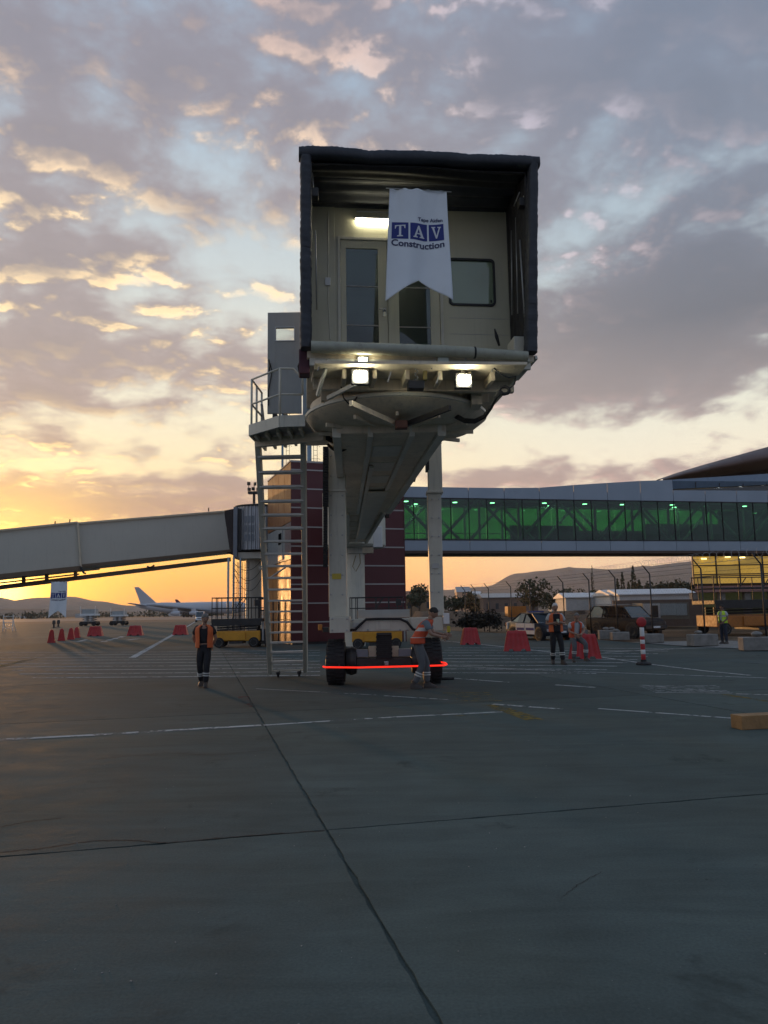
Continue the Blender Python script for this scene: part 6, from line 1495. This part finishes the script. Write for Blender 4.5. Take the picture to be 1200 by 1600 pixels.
    for j in range(kk + 1):
        for i in range(n):
            a = 2 * math.pi * i / n; lim = 1.05 + .75 * (1 - max(0, math.cos(a))) * .75 ; ph = lim * j / kk; x = math.sin(a) * math.sin(ph); y = math.cos(a) * math.sin(ph); z = math.cos(ph)
            jit = 1.07 + .02 * math.sin(i * 5 + j * 3); hv.append(hc + hx * x * .080 * jit + hd * (y * .099 * jit - .004) + hu * z * .119 * jit)
    hm.add(hv, [(j * n + i, j * n + (i + 1) % n, (j + 1) * n + (i + 1) % n, (j + 1) * n + i) for j in range(kk) for i in range(n)]).build('hair', hair, t, smooth=True, thick=.006)
    # trousers
    V = [pel, V3(pel) + V3((0, 0, .10))]; Ed = [(0, 1)]; Rd = [(.165, .125), (.155, .115)]
    for s_ in ('l', 'r'):
        kn, an, hp = V3(J['kn' + s_]), V3(J['an' + s_]), V3(J['hp' + s_]); V += [hp - V3((0, 0, .05)), hp.lerp(kn, .55), kn, kn.lerp(an, .5), an.lerp(kn, .06)]; b_ = len(V) - 5; Rd += [.115, .098, .080, .074, .070]
        Ed += [(0, b_), (b_, b_ + 1), (b_ + 1, b_ + 2), (b_ + 2, b_ + 3), (b_ + 3, b_ + 4)]
    vs, fs = skinv([V3(v) for v in V], Ed, Rd); MB().add(vs, fs).build('trousers', trous, t, smooth=True)
    # shirt or jacket with sleeves
    V = [V3(pel) + V3((0, 0, .06)), wst, che, V3(nek) - V3((0, 0, .06))]; Ed = [(0, 1), (1, 2), (2, 3)]; Rd = [(.165, .13), (.160, .13), (.175, .135), (.085, .08)]
    for s_ in ('l', 'r'):
        sh, e_, w_ = V3(J['sh' + s_]), V3(J['el' + s_]), V3(J['wr' + s_]); b_ = len(V)
        if sleeve == 'long': V += [sh, e_, w_.lerp(e_, .08)]; Rd += [.085, .062, .048]; Ed += [(2, b_), (b_, b_ + 1), (b_ + 1, b_ + 2)]
        else: V += [sh, sh.lerp(e_, .72)]; Rd += [.085, .076]; Ed += [(2, b_), (b_, b_ + 1)]
    vs, fs = skinv([V3(v) for v in V], Ed, Rd); MB().add(vs, fs).build('shirt', top, t, smooth=True)
    # vest shell, open in front
    if vest:
        sp = [V3(pel) + V3((0, 0, -.02)), V3(pel) + V3((0, 0, .10)), V3(wst), V3(che), V3(che) + (V3(nek) - V3(che)) * .45, V3(nek) - V3((0, 0, .03))]
        rx = [.205, .200, .195, .215, .215, .11]; ry = [.165, .162, .158, .165, .14, .10]
        fd = J.get('fdir', V3((0, -1, 0))); sd_ = fd.cross(V3((0, 0, 1))).normalized()
        def F(u, v):
            a = (vestopen + (1 - 2 * vestopen) * u) * 2 * math.pi if vestopen > 0 else u * 2 * math.pi; q = v * 5; i = min(4, int(q)); f = q - i; f2 = f * f * (3 - 2 * f)
            c = sp[i].lerp(sp[i + 1], f); X = rx[i] + (rx[i + 1] - rx[i]) * f2; Y_ = ry[i] + (ry[i + 1] - ry[i]) * f2
            return c + fd * (math.cos(a) * Y_) + sd_ * (math.sin(a) * X * (1 + .015 * math.sin(v * 17 + a * 3)))
        vo = MB().grid(F, 36, 22).build('vest', vest, t, smooth=True, thick=.012)
        if vbands:
            for v0 in (.22, .50): MB().grid(lambda u, v: (lambda p, c: c + (p - c) * 1.045)(F(u, v0 + .07 * v), sp[2].lerp(sp[3], .3) * 0 + V3((sp[2].x, sp[2].y, F(u, v0 + .07 * v).z))), 36, 1).build('reflective_band', mat('reflective_tape', (.50, .50, .48), .4), vo, thick=.004)
    # boots
    for s_ in ('l', 'r'):
        an, to = V3(J['an' + s_]), V3(J['to' + s_]); d = (to - an); d.z = 0; d.normalize(); g0 = V3((an.x, an.y, an.z - .085))
        fm = MB(); ring = lambda p, w, h: [p + d.cross(V3((0, 0, 1))) * x * w + V3((0, 0, z * h)) for x, z in ((-1, 0), (-1, .6), (-.6, 1), (.6, 1), (1, .6), (1, 0))]
        R_ = [ring(g0 - d * .075, .038, .09), ring(g0 - d * .03, .045, .15), ring(g0 + d * .05, .048, .12), ring(g0 + d * .14, .052, .07), ring(g0 + d * .195, .036, .04)]
        vs = [p for r_ in R_ for p in r_]; fm.add(vs, [(i * 6 + j, i * 6 + (j + 1) % 6, (i + 1) * 6 + (j + 1) % 6, (i + 1) * 6 + j) for i in range(4) for j in range(6)] + [tuple(range(6)), tuple(range(24, 30))])
        fm.tube([g0 + V3((0, 0, .08)), an + V3((0, 0, .09))], [.052, .056], 10)
        fm.build('boot', mat('dark_boot', (.05, .04, .035), .6), t, smooth=50)
        if bands:
            kn = V3(J['kn' + s_])
            for f in (.42, .54):
                a0, a1 = an.lerp(kn, f), an.lerp(kn, f + .07); MB().tube([a0, a1], [.079, .080], 16).build('reflective_band', mat('reflective_tape', (.50, .50, .48), .4), t, smooth=True)
    t.location = loc; t.rotation_euler.z = R(rot); t.scale = (scale,) * 3; return t
def pose(**k):
    J = dict(pelvis=(0, 0, .95), waist=(0, 0, 1.10), chest=(0, .0, 1.32), neck=(0, .01, 1.50), head=(0, -.01, 1.64),
             shl=(.17, 0, 1.42), shr=(-.17, 0, 1.42), ell=(.24, .03, 1.14), elr=(-.24, .03, 1.14), wrl=(.25, -.05, .90), wrr=(-.25, -.05, .90),
             hpl=(.09, 0, .90), hpr=(-.09, 0, .90), knl=(.11, -.02, .50), knr=(-.11, -.02, .50), anl=(.11, .03, .09), anr=(-.11, .03, .09), tol=(.12, -.10, .04), tor=(-.12, -.10, .04))
    J.update(k)
    for n in list(J):
        if isinstance(J[n], tuple): J[n] = V3(J[n])
    return J
VO = mat('orange_hi_vis', (.62, .13, .035), .7, 0, .06, 5); VR = mat('red_orange_hi_vis', (.60, .085, .03), .7, 0, .06, 5); VY = mat('yellow_hi_vis', (.50, .75, .04), .65, 0, .06, 5)
BK = mat('black_workwear', (.014, .014, .018), .85, 0, .1, 5); NV = mat('navy_trousers', (.02, .026, .045), .85, 0, .1, 5); GT = mat('grey_work_trousers', (.10, .105, .115), .85, 0, .1, 5); GS = mat('blue_grey_shirt', (.16, .19, .22), .85, 0, .06, 5); TS = mat('pale_shirt', (.42, .45, .46), .85, 0, .06, 5)
HG = mat('grey_hair', (.17, .16, .15), .8, 0, .2, 20); HW = mat('white_hair', (.55, .54, .52), .8, 0, .1, 20); HD = mat('dark_hair', (.02, .017, .015), .7, 0, .2, 20)
person('worker in open orange vest over black clothes walking with lowered head, hands behind his back', G(318, 1074), 6, pose(hdir=V3((.35, -1, -.35)), head=(.02, -.05, 1.62),
    ell=(.27, .08, 1.15), elr=(-.27, .08, 1.15), wrl=(.16, .17, .95), wrr=(-.16, .17, .95), knl=(.08, -.12, .52), anl=(.06, -.10, .09), tol=(.07, -.24, .04), knr=(-.09, -.02, .5), anr=(-.07, .14, .11), tor=(-.08, .0, .05)), BK, VO, BK, HG, sleeve='short', scale=.985)
p2 = person('white-haired worker in orange vest over black workwear holding a cup at his chest', G(871, 1038), 0, pose(hdir=V3((.05, -1, -.12)), ell=(.27, .02, 1.16), elr=(-.27, .02, 1.16), wrl=(.12, -.20, 1.20), wrr=(-.12, -.20, 1.18), handl=(-1, -.3, .1), handr=(1, -.3, .1), curl=.8,
    knl=(.12, -.10, .52), anl=(.14, -.10, .09), tol=(.17, -.23, .04), anr=(-.10, .12, .10), tor=(-.12, .0, .05)), TS, VO, BK, HW, sleeve='short', scale=1.06)
jb = MB().grid(lambda u, v: V3(((u - .5) * .20, -.142 - .02 * math.cos((u - .5) * 3), .93 + v * .52)), 6, 10).build('jersey_front', BK, None, smooth=True, thick=.01); jb.parent = p2
g = p2.location.copy(); cu = MB(Matrix.Translation(g + V3((.02, -.24, 1.27)))).lathe([(.03, 0), (.042, .11), (.038, .11)], 14).build('paper_cup', mat('pale_green_cup', (.55, .68, .50), .6), smooth=40)
tag(cu, 'small pale green paper cup held in the white-haired worker\'s hands', 'cup')
person('worker in red-orange vest and pale shirt half sitting against a red barrier', Vector((P(898, 950, 25.15).x, 25.15, 0)), 8, pose(pelvis=(0, .05, .78), waist=(0, .04, .93), chest=(0, -.01, 1.13), neck=(0, -.05, 1.30), head=(.01, -.10, 1.43), hdir=V3((-.3, -1, -.2)),
    shl=(.17, -.02, 1.22), shr=(-.17, -.02, 1.22), ell=(.24, -.10, .97), elr=(-.25, -.05, .96), wrl=(.08, -.28, .88), wrr=(-.05, -.28, .86), handl=(-.6, -.5, -.3), handr=(.6, -.5, -.3), hpl=(.10, .0, .76), hpr=(-.10, .0, .76), knl=(.16, -.38, .56), knr=(-.16, -.25, .50), anl=(.15, -.36, .12), anr=(-.2, -.22, .09), tol=(.17, -.50, .07), tor=(-.24, -.35, .04)), TS, VR, GT, HG, sleeve='short')
person('worker in red-orange vest and grey trousers bent over the bridge controls by the wheel', Vector((P(657, 950, 17.25).x, 17.25, 0)), 84, pose(pelvis=(0, .06, .96), waist=(0, .02, 1.10), chest=(0, -.10, 1.31), neck=(0, -.19, 1.47), head=(0, -.27, 1.58), hdir=V3((0, -1, -.55)), hup=(0, -.3, 1),
    shl=(.18, -.12, 1.40), shr=(-.18, -.12, 1.40), ell=(.24, -.26, 1.15), elr=(-.24, -.22, 1.14), wrl=(.14, -.50, 1.12), wrr=(-.14, -.46, 1.08), hpl=(.09, .06, .90), hpr=(-.09, .06, .90), knl=(.12, -.10, .50), knr=(-.10, -.02, .50), anl=(.12, -.10, .09), anr=(-.12, .16, .09), tol=(.13, -.24, .04), tor=(-.13, .02, .04)), GS, VR, GT, HD, sleeve='short', vestopen=.10, vbands=True, scale=1.04)
person('worker in bright yellow vest and navy trousers standing by the fence', G(1132, 1006), -62, pose(hdir=V3((.3, -1, -.3)), ell=(.26, .02, 1.14), elr=(-.26, .02, 1.14), wrl=(.14, -.15, .98), wrr=(-.14, -.15, .98)), TS, VY, NV, HD, sleeve='short', bands=False, vestopen=.06, vbands=True, scale=1.0, skin=(.20, .11, .08))
